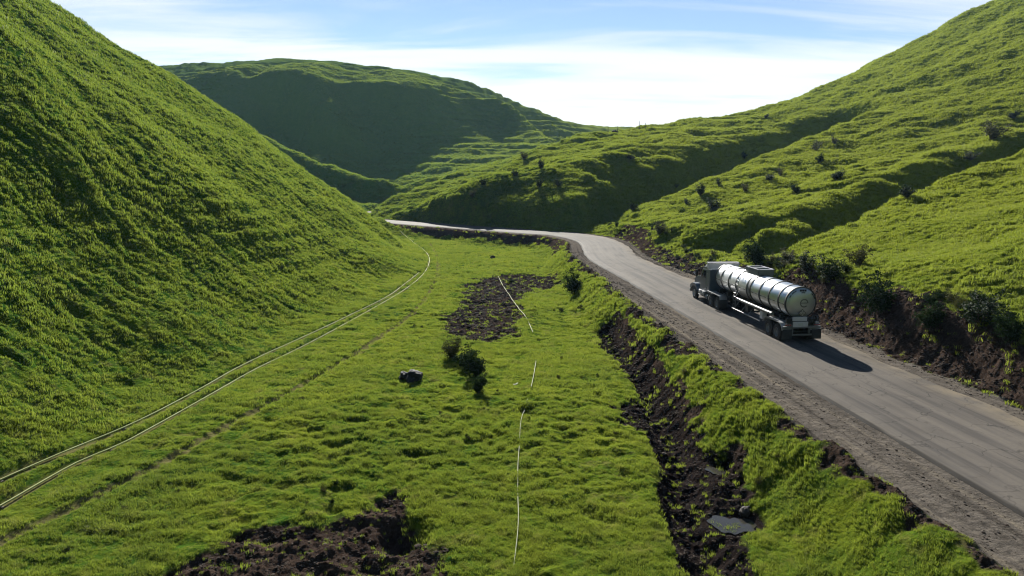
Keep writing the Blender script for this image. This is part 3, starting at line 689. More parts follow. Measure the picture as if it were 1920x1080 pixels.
    # --- wheels
    def wheel(x, y, dual=True, steer=False, fender=None):
        s = -1 if x < 0 else 1; w = 0.56 if dual else 0.30; r_ = 0.52
        wh = empty('wheel', (x, y, r_)); wh.parent = t
        ty = MB()
        for xo in ((-0.15, 0.15) if dual else (0,)):
            pr = [(-0.13, 0.29), (-0.135, 0.42), (-0.12, 0.495), (-0.085, 0.52), (0.085, 0.52), (0.12, 0.495), (0.135, 0.42), (0.13, 0.29)]
            ty.lathe([(a + xo, b) for a, b in pr] + [(-0.13 + xo, 0.29)], 'X', (0, 0, 0), 36)
        ty.build('tyre', M_RUB, wh)
        xo = s * (0.15 if dual else 0.0); d = s
        rm = MB().lathe([(xo + d * 0.135, 0.295), (xo + d * 0.10, 0.27), (xo + d * (0.02 if dual else 0.10), 0.23), (xo + d * (0.02 if dual else 0.12), 0.13), (xo + d * 0.10, 0.11), (xo + d * 0.12, 0.0)], 'X', (0, 0, 0), 28)
        for k in range(8):
            a = k * math.pi / 4; rm.cyl((xo + d * 0.02, 0.17 * math.cos(a), 0.17 * math.sin(a)), (xo + d * (0.06 if dual else 0.15), 0.17 * math.cos(a), 0.17 * math.sin(a)), 0.022, 6)
        rm.build('rim', M_GREY if dual else M_CHROME, wh)
    for y in (0.92, 2.10, 10.85, 12.15):
        for x in (-0.93, 0.93): wheel(x, y)
    for x in (-1.02, 1.02): wheel(x, 16.0, dual=False)
    for y in (0.92, 2.10, 10.85, 12.15, 16.0):
        ax = MB().cyl((-0.9, y, 0.52), (0.9, y, 0.52), 0.07, 12)
        if y in (10.85, 12.15): ax.lathe([(-0.16, 0.05), (-0.12, 0.2), (0.12, 0.2), (0.16, 0.05)], 'X', (0, y, 0.52), 16)
        ax.build('axle', M_DARK, t)
    # trailer fenders: one band over both wheels each side
    for sx in (-1, 1):
        pts = [(0.15, 0.80), (0.24, 1.02), (0.40, 1.16), (0.62, 1.22), (2.40, 1.22), (2.62, 1.16), (2.78, 1.02), (2.84, 0.85)]
        b = MB(); th = 0.035; n = len(pts)
        inner = [(y + (1.5 - y) * 0.025, z - th) for y, z in pts]
        b.prism(pts + inner[::-1], sx * 1.25, sx * 0.62); b.build('trailer_fender', M_CHROME, t)
        # quarter fenders behind the tractor wheels
        p2 = [(10.20, 0.92), (10.28, 1.10), (10.42, 1.19), (12.9, 1.20)]
        MB().prism(p2 + [(y + 0.02, z - 0.035) for y, z in p2[::-1]], sx * 1.24, sx * 0.66).build('tractor_fender', M_CHROME if sx < 0 else M_CHROME, t)
        MB().box((sx * 0.95, 0.02, 0.55), (0.60, 0.02, 0.62)).build('mud_flap', M_DARK, t, smooth=False)
        MB().box((sx * 0.95, 10.14, 0.6), (0.60, 0.02, 0.62)).build('mud_flap', M_DARK, t, smooth=False)
    # --- rear end
    bp = MB().box((0, 0.10, 0.98), (2.44, 0.16, 0.13), bev=0.015).box((-0.55, 0.22, 0.80), (0.1, 0.1, 0.5)).box((0.55, 0.22, 0.80), (0.1, 0.1, 0.5)).box((0, 0.08, 0.50), (2.2, 0.12, 0.10), bev=0.015)
    bp.build('rear_bumper', M_GREY, t)
    MB().box((-0.12, 0.06, 1.16), (0.98, 0.08, 0.34), bev=0.015).build('rear_cabinet', M_WHITE, t)
    MB().box((-0.16, 0.10, 1.50), (0.92, 0.10, 0.26), bev=0.015).build('upper_rear_cabinet', M_WHITE, t)
    MB().box((0, 0.26, 1.30), (1.9, 0.16, 0.42)).build('rear_crossmember', M_DARK, t, smooth=False)
    v = MB().cyl((0.72, 0.12, 1.24), (0.72, 0.12, 1.66), 0.06, 12).cyl((0.55, 0.08, 1.5), (0.95, 0.08, 1.5), 0.05, 12).cyl((0.95, 0.05, 1.38), (0.95, 0.05, 1.62), 0.08, 12).tube([(0.6, 0.05, 1.65), (0.75, -0.02, 1.75), (0.98, 0.0, 1.7), (1.05, 0.1, 1.4)], 0.035, 8)
    v.build('outlet_valve', M_BAND, t)
    MB().box((0.90, 0.0, 1.30), (0.24, 0.16, 0.09), bev=0.02).build('valve_cap', M_CHROME, t)
    for sx in (-1, 1):
        lb = MB().box((sx * 0.93, 0.04, 1.14), (0.44, 0.06, 0.14), bev=0.01).build('tail_lamp_panel', M_GREY, t)
        for k in (-1, 0, 1): MB().cyl((sx * 0.93 + k * 0.13, 0.01, 1.14), (sx * 0.93 + k * 0.13, -0.005, 1.14), 0.045, 14).build('tail_lamp', M_RED, lb)
    MB().box((-0.12, 0.015, 1.16), (0.32, 0.006, 0.16)).build('number_plate', M_PALE, t, smooth=False)
    # marks on the tank head
    def head_y(r): return 0.19 + 0.005 * r + max(0, r - 0.45) ** 2 * 0.42
    e = MB(); n = 40
    for k in range(n):
        a0, a1 = 2 * math.pi * k / n, 2 * math.pi * (k + 1) / n
        if 0.86 * n < k or False: continue
        q = []
        for rr_, a in ((0.27, a0), (0.27, a1), (0.20, a1), (0.20, a0)): q.append(e.bm.verts.new((0.10 + rr_ * math.cos(a), 0.178, CZ + 0.02 + rr_ * math.sin(a))))
        e.bm.faces.new(q)
    e.box((0.10, 0.180, CZ + 0.03), (0.40, 0.004, 0.05)); e.build('round_emblem', M_TUBE, tank, smooth=False)
    dm = MB(); R45 = Matrix.Rotation(math.radians(45), 3, 'Y')
    dm.box((0.02, 0.174, CZ - 0.60), (0.36, 0.012, 0.36), R45); dia = dm.build('hazard_placard', M_BLACK, tank, smooth=False)
    d2 = MB().box((0.02, 0.166, CZ - 0.60), (0.30, 0.006, 0.30), R45); dd = d2.build('placard_face', M_HEAD, dia, smooth=False)
    for dx, dz in ((-0.05, 0.09), (0.05, 0.09), (-0.10, 0), (0, 0), (0.10, 0), (-0.04, -0.10), (0.05, -0.10)): MB().box((0.02 + dx, 0.160, CZ - 0.60 + dz), (0.05, 0.006, 0.06)).build('placard_mark', M_BLACK, dia, smooth=False)
    for a in (150, 133, 122, 38, 24): 
        a = math.radians(a); rr_ = 0.86; MB().box((rr_ * math.cos(a), 0.320, CZ + rr_ * math.sin(a)), (0.045, 0.05, 0.18), Matrix.Rotation(-a, 3, 'Y')).build('edge_marking', M_BLACK, tank, smooth=False)
    for x in (-0.15, 0.0, 0.15): MB().box((0.04 + x, 0.29, CZ + 0.80), (0.11, 0.04, 0.12)).build('dark_mark', M_BLACK, tank, smooth=False)
    MB().box((0.04, 0.255, CZ + 0.66), (0.24, 0.02, 0.07)).build('dark_mark', M_BLACK, tank, smooth=False)
    # --- tractor
    ch = MB()
    for x in (-0.42, 0.42): ch.box((x, 13.6, 0.92), (0.09, 7.0, 0.26))
    for y in (10.3, 12.0, 13.5, 15.2, 16.8): ch.box((0, y, 0.92), (0.8, 0.12, 0.2))
    ch.cyl((0, 11.5, 1.05), (0, 11.5, 1.16), 0.48, 24); ch.build('tractor_chassis', M_DARK, t, smooth=False)
    # sleeper wall and headache rack behind the cab
    sl = MB().box((0.02, 12.98, 1.95), (2.30, 0.62, 1.95), bev=0.05).build('cab_back_box', M_CAB, t)
    rk = MB(); yb, yf, zr = 12.72, 13.25, 3.42
    rk.box((0, yb + 0.03, 3.16), (2.34, 0.03, 0.40)).box((-1.18, 12.98, 3.16), (0.03, 0.56, 0.40)).box((1.18, 12.98, 3.16), (0.03, 0.56, 0.40))
    rk.build('roof_guard', M_WHITE, sl, smooth=False)
    r2 = MB().box((0, yb, zr), (2.46, 0.07, 0.07)).box((-1.2, 12.98, zr), (0.07, 0.58, 0.07)).box((1.2, 12.98, zr), (0.07, 0.58, 0.07)).box((0, yf, zr), (2.46, 0.07, 0.07))
    r2.box((-1.2, yb, 3.15), (0.06, 0.06, 0.5)).box((1.2, yb, 3.15), (0.06, 0.06, 0.5)); r2.build('roof_guard_rail', M_WHITE, sl, smooth=False)
    # cab
    cab = MB().prism([(13.30, 0.95), (13.30, 2.95), (13.55, 3.05), (14.2, 3.03), (14.55, 2.85), (15.0, 2.05), (15.05, 0.95)], -1.06, 1.06, bev=0.05).build('cab', M_CAB, t)
    MB().box((0, 13.86, 3.075), (1.9, 0.75, 0.05), bev=0.02).build('cab_roof', M_WHITE, cab)
    MB().prism([(14.60, 2.80), (15.03, 2.08), (15.06, 2.10), (14.63, 2.83)], -0.93, 0.93).build('windscreen', M_GLASS, cab, smooth=False)
    for sx in (-1, 1):
        dr = MB().prism([(13.62, 1.0), (13.62, 2.78), (14.42, 2.78), (14.88, 2.0), (14.92, 1.0)], sx * 1.062, sx * 1.08, bev=0.0).build('cab_door', M_CAB, cab)
        MB().prism([(13.72, 2.08), (13.72, 2.68), (14.36, 2.68), (14.72, 2.08)], sx * 1.081, sx * 1.088).build('side_window', M_GLASS, dr, smooth=False)
        MB().cyl((sx * 1.10, 13.42, 1.4), (sx * 1.10, 13.42, 2.5), 0.022, 8).cyl((sx * 1.05, 13.42, 1.42), (sx * 1.11, 13.42, 1.42), 0.02, 8).cyl((sx * 1.05, 13.42, 2.48), (sx * 1.11, 13.42, 2.48), 0.02, 8).build('grab_handle', M_CHROME, cab)
        mr = MB().tube([(sx * 1.06, 14.7, 2.75), (sx * 1.42, 14.85, 2.72), (sx * 1.44, 14.85, 2.62)], 0.018, 6).tube([(sx * 1.06, 14.8, 1.95), (sx * 1.42, 14.85, 2.0), (sx * 1.44, 14.85, 2.1)], 0.018, 6).box((sx * 1.42, 14.85, 2.36), (0.20, 0.10, 0.52), bev=0.03)
        mr.build('side_mirror', M_DARK, cab)
        MB().cyl((sx * 0.92, 13.6, 0.74), (sx * 0.92, 15.05, 0.74), 0.28, 24).build('fuel_tank', M_TUBE, t)
        [MB().box(c_, d_).build('step', M_CHROME, t, smooth=False) for c_, d_ in (((sx * 1.12, 13.9, 0.98), (0.26, 0.5, 0.04)), ((sx * 1.16, 14.6, 0.62), (0.22, 0.45, 0.03)), ((sx * 1.12, 14.6, 0.98), (0.26, 0.4, 0.04)))]
    # bonnet with wheel arches
    hood = MB().prism([(15.06, 0.95), (15.06, 2.02), (15.8, 1.98), (16.7, 1.84), (17.0, 1.62), (17.06, 0.75), (16.75, 0.75), (16.62, 1.0), (16.35, 1.16), (16.0, 1.2), (15.6, 1.13), (15.35, 0.95)], -0.80, 0.80, bev=0.05).build('bonnet', M_CAB, t)
    for sx in (-1, 1):
        ar = [(15.30, 0.82), (15.36, 1.05), (15.55, 1.24), (15.85, 1.36), (16.3, 1.36), (16.6, 1.26), (16.95, 1.12), (17.0, 0.8), (16.75, 0.75), (16.60, 0.98), (16.35, 1.14), (16.0, 1.18), (15.62, 1.10), (15.44, 0.85)]
        MB().prism(ar, sx * 0.72, sx * 1.20, bev=0.03).build('wheel_arch', M_CAB, hood)
        MB().box((sx * 0.93, 17.01, 1.02), (0.30, 0.06, 0.2), bev=0.02).build('headlight', M_PALE, hood)
        MB().tube([(sx * 0.86, 16.55, 1.86), (sx * 0.98, 16.6, 2.08)], 0.015, 6).box((sx * 1.0, 16.6, 2.14), (0.16, 0.05, 0.12), bev=0.02).build('bonnet_mirror', M_CHROME, hood)
    MB().box((0, 17.06, 1.3), (1.1, 0.04, 0.75), bev=0.02).build('grille', M_CHROME, hood)
    MB().box((0, 17.12, 0.62), (2.3, 0.2, 0.3), bev=0.05).build('front_bumper', M_CHROME, t)
    for sx in (-1,1): MB().tube([(sx * 1.1, 13.28, 0.9), (sx * 1.1, 13.28, 2.1)], 0.001, 4).build('trim', M_CHROME, cab) if False else None
    bx = MB().cyl((-0.95, 13.1, 0.60), (-0.95, 13.5, 0.60), 0.22, 16).build('battery_box', M_GREY, t)
    # air lines between cab and trailer
    MB().tube([(-0.2, 12.68, 2.0), (-0.25, 12.5, 1.5), (-0.2, 12.3, 1.3), (-0.2, 12.1, 1.5)], 0.02, 6).tube([(0.2, 12.68, 2.0), (0.2, 12.5, 1.45), (0.15, 12.3, 1.3), (0.1, 12.1, 1.5)], 0.02, 6).build('air_hose', M_DARK, t)
truck()

# ------------------------------------------------------------------ finding the ground under a photo pixel
def hit(px, py, y0=15, y1=480):
    u = (px - 960) / F; v = (540 - py) / F
    k = np.exp(np.linspace(math.log(y0), math.log(y1), 2600)); X = u * k; Y = k * (CT + v * ST); Z = CAMH + k * (-ST + v * CT)
    z = land(X, Y)[0]; b = np.nonzero(z >= Z)[0]
    i = b[0] if len(b) else len(k) - 1
    return Vector((X[i], Y[i], z[i]))
def gz(pts): 
    a = np.array([(p[0], p[1]) for p in pts]); return land(a[:, 0], a[:, 1])[0]

# ------------------------------------------------------------------ shrubs
def leaf_mat(name, a, b):
    m, N, L = mat(name); bs = N['Principled BSDF']; out = N['Material Output']; geo = N.new('ShaderNodeNewGeometry')
    c = mixc(N, L, geo.outputs['Random Per Island'], a, b)
    L.new(c, bs.inputs['Base Color']); bs.inputs['Roughness'].default_value = 0.6; bs.inputs['Specular IOR Level'].default_value = 0.03
    tr = N.new('ShaderNodeBsdfTranslucent'); L.new(c, tr.inputs['Color']); mx = N.new('ShaderNodeMixShader'); mx.inputs[0].default_value = 0.3
    L.new(bs.outputs[0], mx.inputs[1]); L.new(tr.outputs[0], mx.inputs[2]); L.new(mx.outputs[0], out.inputs[0]); return m
M_LEAF = leaf_mat('shrub_leaves', (0.008, 0.018, 0.007), (0.030, 0.050, 0.018)); M_LEAFD = leaf_mat('dry_shrub_leaves', (0.030, 0.036, 0.012), (0.090, 0.090, 0.032))
M_BARK = pmat('shrub_bark', (0.05, 0.04, 0.032), 0.9, 0, 0.3, 6)
def shrub_meshes(seed, dry, dens=1.0):
    rr = random.Random(seed); b = MB(); lv, lf = [], []
    def leaf(p, s):
        d = Vector((rr.gauss(0, 1), rr.gauss(0, 1), rr.gauss(0, 1))).normalized(); e = d.orthogonal().normalized() * s * 0.42; d = d * s; k = len(lv)
        lv.extend([p - d * .5, p + e, p + d * .5, p - e]); lf.append((k, k + 1, k + 2, k + 3))
    nst = rr.randint(7, 11)
    for i in range(nst):
        a = i * 2 * math.pi / nst + rr.uniform(-.4, .4); tl = rr.uniform(0.15, 0.95); h = rr.uniform(0.6, 1.0) * (1 - 0.35 * tl)
        p = [Vector((0, 0, -0.06))]; d = Vector((math.cos(a) * tl, math.sin(a) * tl, 1)).normalized()
        for k in range(5): p.append(p[-1] + d * h / 5 * 1.15); d = (d + Vector((rr.uniform(-.3, .3), rr.uniform(-.3, .3), rr.uniform(-.05, .2)))).normalized()
        b.tube(p, [0.028, 0.024, 0.018, 0.013, 0.009, 0.004], 5)
        for k in range(2, 6):
            for q in range(3):
                e = p[k] + Vector((rr.uniform(-.24, .24), rr.uniform(-.24, .24), rr.uniform(-.08, .20))); b.tube([p[k], (p[k] + e) / 2 + Vector((0, 0, .02)), e], [0.007, 0.005, 0.002], 4)
                for _ in range(int((26 if not dry else 10) * dens)):
                    w = e.lerp(p[k], rr.random() * 0.7) + Vector((rr.gauss(0, .065), rr.gauss(0, .065), rr.gauss(0, .05))); leaf(w, rr.uniform(0.035, 0.075))
    me = bpy.data.meshes.new('foliage'); me.from_pydata(lv, [], lf); me.materials.append(M_LEAFD if dry else M_LEAF)
    br = b.build('branches', M_BARK); bm_ = br.data; bpy.data.objects.remove(br); return bm_, me
SHM = [shrub_meshes(i, False, d) for i, d in ((1, 1.0), (2, 0.7), (3, 1.3), (4, 1.0))] + [shrub_meshes(9, True), shrub_meshes(10, True, 1.6)]
def shrub(px, py, hpx, var, label, wide=1.0, group=None):
    p = hit(px, py); dist = p.length; h = max(0.45, (0.78 if dist > 75 else 1.0) * hpx / F * dist)
    o = empty('shrub', p - Vector((0, 0, 0.05)), random.uniform(0, 6.28), label=label, cat='shrub', group=group); o.scale = (h * wide, h * wide, h)
    for nm, me in zip(('branches', 'foliage'), SHM[var]):
        c = bpy.data.objects.new(nm, me); COL.objects.link(c); c.parent = o
SG = 'shrubs dotted over the right-hand hillsides'; BG = 'dark bushes along the top of the earth bank'; CG = 'bushes on the hill across the road'
for a in (
    (1531, 283, 26, 1, 'dark shrub highest on the middle ridge, beside the upper shaded hollow', 0.9, SG), (1563, 272, 20, 4, 'thin dry shrub right of the highest ridge shrub', 0.8, SG),
    (1537, 307, 22, 0, 'small dark shrub below the two ridge-top shrubs', 0.9, SG), (1463, 332, 24, 4, 'sparse upright shrub left of the large grassy hollow', 0.7, SG),
    (1442, 340, 18, 3, 'low dark shrub touching the sparse upright one', 1.2, SG), (1397, 362, 26, 4, 'twiggy dry shrub halfway up the middle hillside', 0.8, SG),
    (1347, 348, 20, 1, 'small shrub standing on the edge of the middle ridge', 0.8, SG), (1313, 367, 30, 0, 'dark leafy shrub on the ridge above the road cut', 1.0, SG),
    (1337, 392, 28, 3, 'broad shrub with a dark shadow low on the middle hillside', 1.2, SG), (1287, 384, 18, 1, 'little shrub left of the dark leafy ridge shrub', 0.9, SG),
    (1236, 440, 34, 5, 'pale yellow-green bush just above the road cut', 0.9, SG), (1186, 396, 24, 2, 'dark bush at the lowest tip of the middle ridge', 1.0, SG),
    (1492, 362, 20, 2, 'dark rounded shrub in the middle hillside hollow', 1.3, SG), (1858, 262, 34, 4, 'large spreading dry shrub high on the right slope', 1.5, SG),
    (1568, 338, 20, 2, 'low dark shrub right of the hillside hollow', 1.6, SG), (1700, 372, 28, 0, 'dark shrub at the crest of the nearest right hill', 1.2, SG),
    (1820, 300, 20, 1, 'dark low shrub below the large spreading dry one', 1.6, SG), (1436, 222, 9, 2, 'tiny dark shrub under the right skyline', 1.4, SG), (1900, 222, 16, 2, 'dark shrub at the right picture edge near the skyline', 1.5, SG),
    (1395, 300, 16, 0, 'grey shrub on the rim of the black shaded hollow', 1.0, SG), (1268, 352, 12, 1, 'small grey shrub leaning over the shaded cut', 0.9, SG),
    (982, 300, 20, 5, 'reddish dry bush on the crest of the hill across the road', 1.1, CG), (1015, 318, 26, 0, 'tall dark bush just under the crest across the road', 0.8, CG),
    (1012, 352, 22, 2, 'dark bush in the middle of the far road hill', 0.9, CG), (905, 348, 20, 3, 'dark shrub on the left crest of the far road hill', 0.9, CG),
    (1046, 350, 22, 1, 'dark shrub right of the middle bush across the road', 0.9, CG), (886, 372, 20, 4, 'dry shrub above the black shaded road cut', 1.0, CG), (965, 330, 16, 3, 'low shrub left of the tall dark bush', 1.1, CG), (1180, 300, 16, 2, 'lone low shrub on the lit shoulder across the road', 1.5, CG),
    (1418, 498, 46, 2, 'tall dark bush standing right behind the truck cab', 0.9, BG), (1475, 492, 26, 5, 'dry bush at the left foot of the nearest right hill', 1.2, BG), (1512, 512, 40, 0, 'dark green bush on the bank behind the tank', 1.0, BG),
    (1552, 524, 44, 3, 'dark bush at the bank top right above the tank end', 0.9, BG), (1650, 588, 62, 2, 'big dark bush hanging over the bank, middle of three', 1.0, BG), (1612, 500, 36, 4, 'dry grey bush uphill of the bank', 1.2, BG),
    (1742, 618, 46, 0, 'dark bush on the bank right of the biggest one', 1.1, BG), (1838, 606, 56, 3, 'leafy green bush near the right end of the bank', 1.1, BG), (1896, 640, 50, 2, 'dark bush at the bank by the right picture edge', 1.0, BG),
    (1078, 552, 44, 2, 'dark round bush at the foot of the road embankment', 0.9, None), (850, 672, 46, 5, 'brown thorny bush at the upper left of the valley floor clump', 1.0, None), (893, 704, 54, 2, 'largest dark green bush of the clump in the valley floor', 1.0, None), (872, 688, 34, 0, 'low dark bush in the middle of the valley floor clump', 1.3, None), (898, 738, 40, 2, 'small dark bush at the lower end of the valley clump', 0.8, None),
    (960, 530, 12, 3, 'tiny low bush at the top of the bare patch', 1.6, None),
): shrub(*a[:4], a[4], a[5], a[6])

# ------------------------------------------------------------------ pipelines, hose, boulder, posts, scrap, puddles
M_PIPE = pmat('pale_yellow_pipe', (0.27, 0.30, 0.085), 0.9, 0, 0.12, 1.0, 0.35); M_HOSE = pmat('pale_hose', (0.26, 0.27, 0.15), 0.8, 0, 0.1, 1.0, 0.15); M_WOOD = pmat('weathered_wood', (0.10, 0.08, 0.06), 0.9, 0, 0.3, 5)
def line_on_ground(name, px, z0, r, lift, m, label, cat, group=None, step=0.9, supports=0, drop=None):
    P = spline([G(a, b, z0) for a, b in px], step); zz = gz(P); n = len(P)
    k = 9; zs = np.convolve(np.pad(zz, k, mode='edge'), np.ones(2 * k + 1) / (2 * k + 1), 'valid'); zs = np.maximum(zs, zz - 0.1) if lift > 0.15 else zs * 0.6 + zz * 0.4
    pts = [Vector((p.x, p.y, zs[i] + lift - (drop(i / n) if drop else 0))) for i, p in enumerate(P)]
    rt = empty(name, pts[0], label=label, cat=cat, group=group); o0 = pts[0]
    MB().tube([p - o0 for p in pts], r, 8).build('pipe' if supports else 'tube', m, rt)
    if supports:
        for i in range(3, n - 2, supports):
            t = (pts[i + 1] - pts[i]).normalized(); R = Matrix.Rotation(math.atan2(t.y, t.x), 3, 'Z'); h = pts[i].z - zz[i] + 0.25
            MB().box(pts[i] - o0 - Vector((0, 0, h / 2 + r)), (0.10, 0.22, h), R).build('support_block', M_WOOD, rt, smooth=False)
line_on_ground('pipeline', PX_LOW, -1.75, 0.040, 0.12, M_PIPE, 'lower of two pale yellow pipes, curling back at its far end', 'pipe', 'pale pipes along the foot of the left hill', 0.8, 7)
line_on_ground('pipeline', PX_UPP, -1.6, 0.038, 0.14, M_PIPE, 'upper of two pale yellow pipes, closest to the left hillside', 'pipe', 'pale pipes along the foot of the left hill', 0.8, 7)
line_on_ground('hose', ((933, 517), (943, 537), (958, 560), (972, 580), (985, 597), (992, 612), (999, 628)), -2.1, 0.030, 0.10, M_HOSE, 'white hose crossing the bare soil patch', 'hose', 'white hose lengths down the valley')
line_on_ground('hose', ((1005, 680), (1001, 705), (996, 729)), -1.95, 0.022, 0.13, M_HOSE, 'shortest white hose length, in grass below the bare patch', 'hose', 'white hose lengths down the valley', 0.5)
line_on_ground('hose', ((989, 752), (981, 775), (976, 800), (974, 835), (971, 880), (971, 930), (972, 975), (969, 1020), (963, 1062)), -1.95, 0.015, 0.12, M_HOSE, 'long thin white hose running down to the bottom edge', 'hose', 'white hose lengths down the valley', 0.4, drop=lambda t: 0.14 * max(0, math.sin(t * 21) - 0.55) * 2)
def rock(px, py, w, h, label, m, cat='boulder', name='boulder', seed=0):
    p = hit(px, py); s = p.length / F; bm = bmesh.new(); bmesh.ops.create_icosphere(bm, subdivisions=4, radius=1); rr = Vector((seed * 3.1, 1.7, seed))
    from mathutils import noise as mn
    for v in bm.verts:
        d = 1 + 0.30 * mn.noise(v.co * 1.3 + rr) + 0.16 * mn.noise(v.co * 3.1 + rr) + 0.07 * mn.noise(v.co * 8 + rr)
        c = v.co * d; c.z = max(c.z, -0.5); v.co = Vector((c.x * w / 2 * s, c.y * w / 2.6 * s, c.z * h * 0.75 * s))
    me = bpy.data.meshes.new(name); bm.to_mesh(me); bm.free(); me.materials.append(m)
    for q in me.polygons: q.use_smooth = True
    o = bpy.data.objects.new(name, me); COL.objects.link(o); o.location = p + Vector((0, 0, h * 0.2 * s)); o.rotation_euler = (0, 0, seed); tag(o, label, cat)
M_ROCK = pmat('dark_rock', (0.006, 0.006, 0.007), 0.95, 0, 0.4, 2.5, 0.2); M_CLOD = pmat('dark_clod', (0.030, 0.022, 0.018), 0.95, 0, 0.4, 6)
rock(776, 712, 36, 20, 'dark flat-topped boulder in the grass left of the valley bushes', M_ROCK, seed=1); rock(758, 709, 26, 13, 'smaller dark boulder leaning against the flat-topped one', M_ROCK, seed=2)
rock(924, 485, 10, 6, 'small dark clod in the far end of the meadow', M_CLOD, 'clod', 'clod', 3); rock(1398, 962, 26, 12, 'dark earth clod on the right rim of the muddy gully', M_CLOD, 'clod', 'clod', 4)
rock(1152, 249, 10, 5, 'small dark clod on the crest across the road', M_CLOD, 'clod', 'clod', 6)
for px, py, h, lb in ((1199, 240, 12, 'tallest thin post on the skyline mound'), (1210, 240, 8, 'short post right of the tallest skyline post'), (1140, 249, 10, 'leftmost thin post on the skyline'), (1158, 246, 9, 'thin post between the skyline mound and leftmost post')):
    p = hit(px, py + 3); hh = (h + 3) / F * p.length; e = empty('fence_post', p, label=lb, cat='post', group='thin posts on the skyline')
    MB().cyl((0, 0, -0.3), (0, 0, hh), 0.09, 8, 0.07).build('shaft', M_WOOD, e); MB().cyl((0, 0, hh), (0, 0, hh + 0.12), 0.12, 8, 0.02).build('cap', M_WOOD, e)
p = hit(966, 728); o = MB().box((0, 0, 0.08), (0.24, 0.12, 0.03), Matrix.Rotation(0.3, 3, 'X'), 0.01).box((0.08, 0.03, 0.12), (0.18, 0.14, 0.02), Matrix.Rotation(-0.5, 3, 'Y')).build('litter', M_HOSE); o.location = p + Vector((0, 0, .12)); tag(o, 'small white scrap lying in the grass beside the hose', 'litter')
m, N, L = mat('muddy_water'); bs = N['Principled BSDF']; bs.inputs['Base Color'].default_value = (0.035, 0.033, 0.028, 1); bs.inputs['Roughness'].default_value = 0.08; bs.inputs['IOR'].default_value = 1.33
gg = N.new('ShaderNodeNewGeometry'); bp = N.new('ShaderNodeBump'); bp.inputs['Strength'].default_value = 0.25; L.new(noi(N, L, 6, 3, 0.5, gg.outputs['Position']), bp.inputs['Height']); L.new(bp.outputs[0], bs.inputs['Normal'])
for (cx_, cy_, rx, zc), lb in zip(PUD, ('pale puddle on the mud halfway along the gully', 'larger pale puddle near the lower end of the gully')):
    b = bmesh.new(); vs_ = []; zc += 0.045
    for k in range(36):
        a = 2 * math.pi * k / 36; q = 0.95 + 0.22 * math.sin(2 * a + cx_) + 0.13 * math.sin(3 * a + 1) + 0.07 * math.sin(7 * a) + 0.05 * math.sin(11 * a + 2); vs_.append(b.verts.new((rx * q * math.cos(a), rx * 1.1 * q * math.sin(a), 0)))
    b.faces.new(vs_); me = bpy.data.meshes.new('puddle'); b.to_mesh(me); b.free(); me.materials.append(m); o = bpy.data.objects.new('puddle', me); COL.objects.link(o); o.location = (cx_, cy_, zc); tag(o, lb, 'puddle', kind='structure')

def scatter(name, label, cat, coll, P, scl, idx, m):
    n = len(P); me = bpy.data.meshes.new(name); me.vertices.add(n); me.vertices.foreach_set('co', P.astype(np.float32).ravel())
    for nm, tp, arr in (('scl', 'FLOAT', scl.astype(np.float32)), ('rot', 'FLOAT', RNG.uniform(0, 6.28, n).astype(np.float32)), ('idx', 'INT', idx.astype(np.int32))):
        a = me.attributes.new(nm, tp, 'POINT'); a.data.foreach_set('value', arr)
    o = bpy.data.objects.new(name, me); COL.objects.link(o); tag(o, label, cat, kind='stuff'); me.materials.append(m)
    ng = bpy.data.node_groups.new(name + '_scatter', 'GeometryNodeTree'); ng.interface.new_socket('Geometry', in_out='INPUT', socket_type='NodeSocketGeometry'); ng.interface.new_socket('Geometry', in_out='OUTPUT', socket_type='NodeSocketGeometry')
    n_ = ng.nodes; l = ng.links; gi = n_.new('NodeGroupInput'); go = n_.new('NodeGroupOutput'); ip = n_.new('GeometryNodeInstanceOnPoints'); ci = n_.new('GeometryNodeCollectionInfo')
    ci.inputs['Collection'].default_value = coll; ci.inputs['Separate Children'].default_value = True; ci.inputs['Reset Children'].default_value = True
    def att(nm, tp):
        a = n_.new('GeometryNodeInputNamedAttribute'); a.data_type = tp; a.inputs['Name'].default_value = nm; return a.outputs['Attribute']
    cx = n_.new('ShaderNodeCombineXYZ'); l.new(att('rot', 'FLOAT'), cx.inputs[2])
    l.new(gi.outputs[0], ip.inputs['Points']); l.new(ci.outputs[0], ip.inputs['Instance']); ip.inputs['Pick Instance'].default_value = True
    l.new(att('idx', 'INT'), ip.inputs['Instance Index']); l.new(cx.outputs[0], ip.inputs['Rotation']); l.new(att('scl', 'FLOAT'), ip.inputs['Scale']); l.new(ip.outputs[0], go.inputs[0])
    md = o.modifiers.new('scatter', 'NODES'); md.node_group = ng

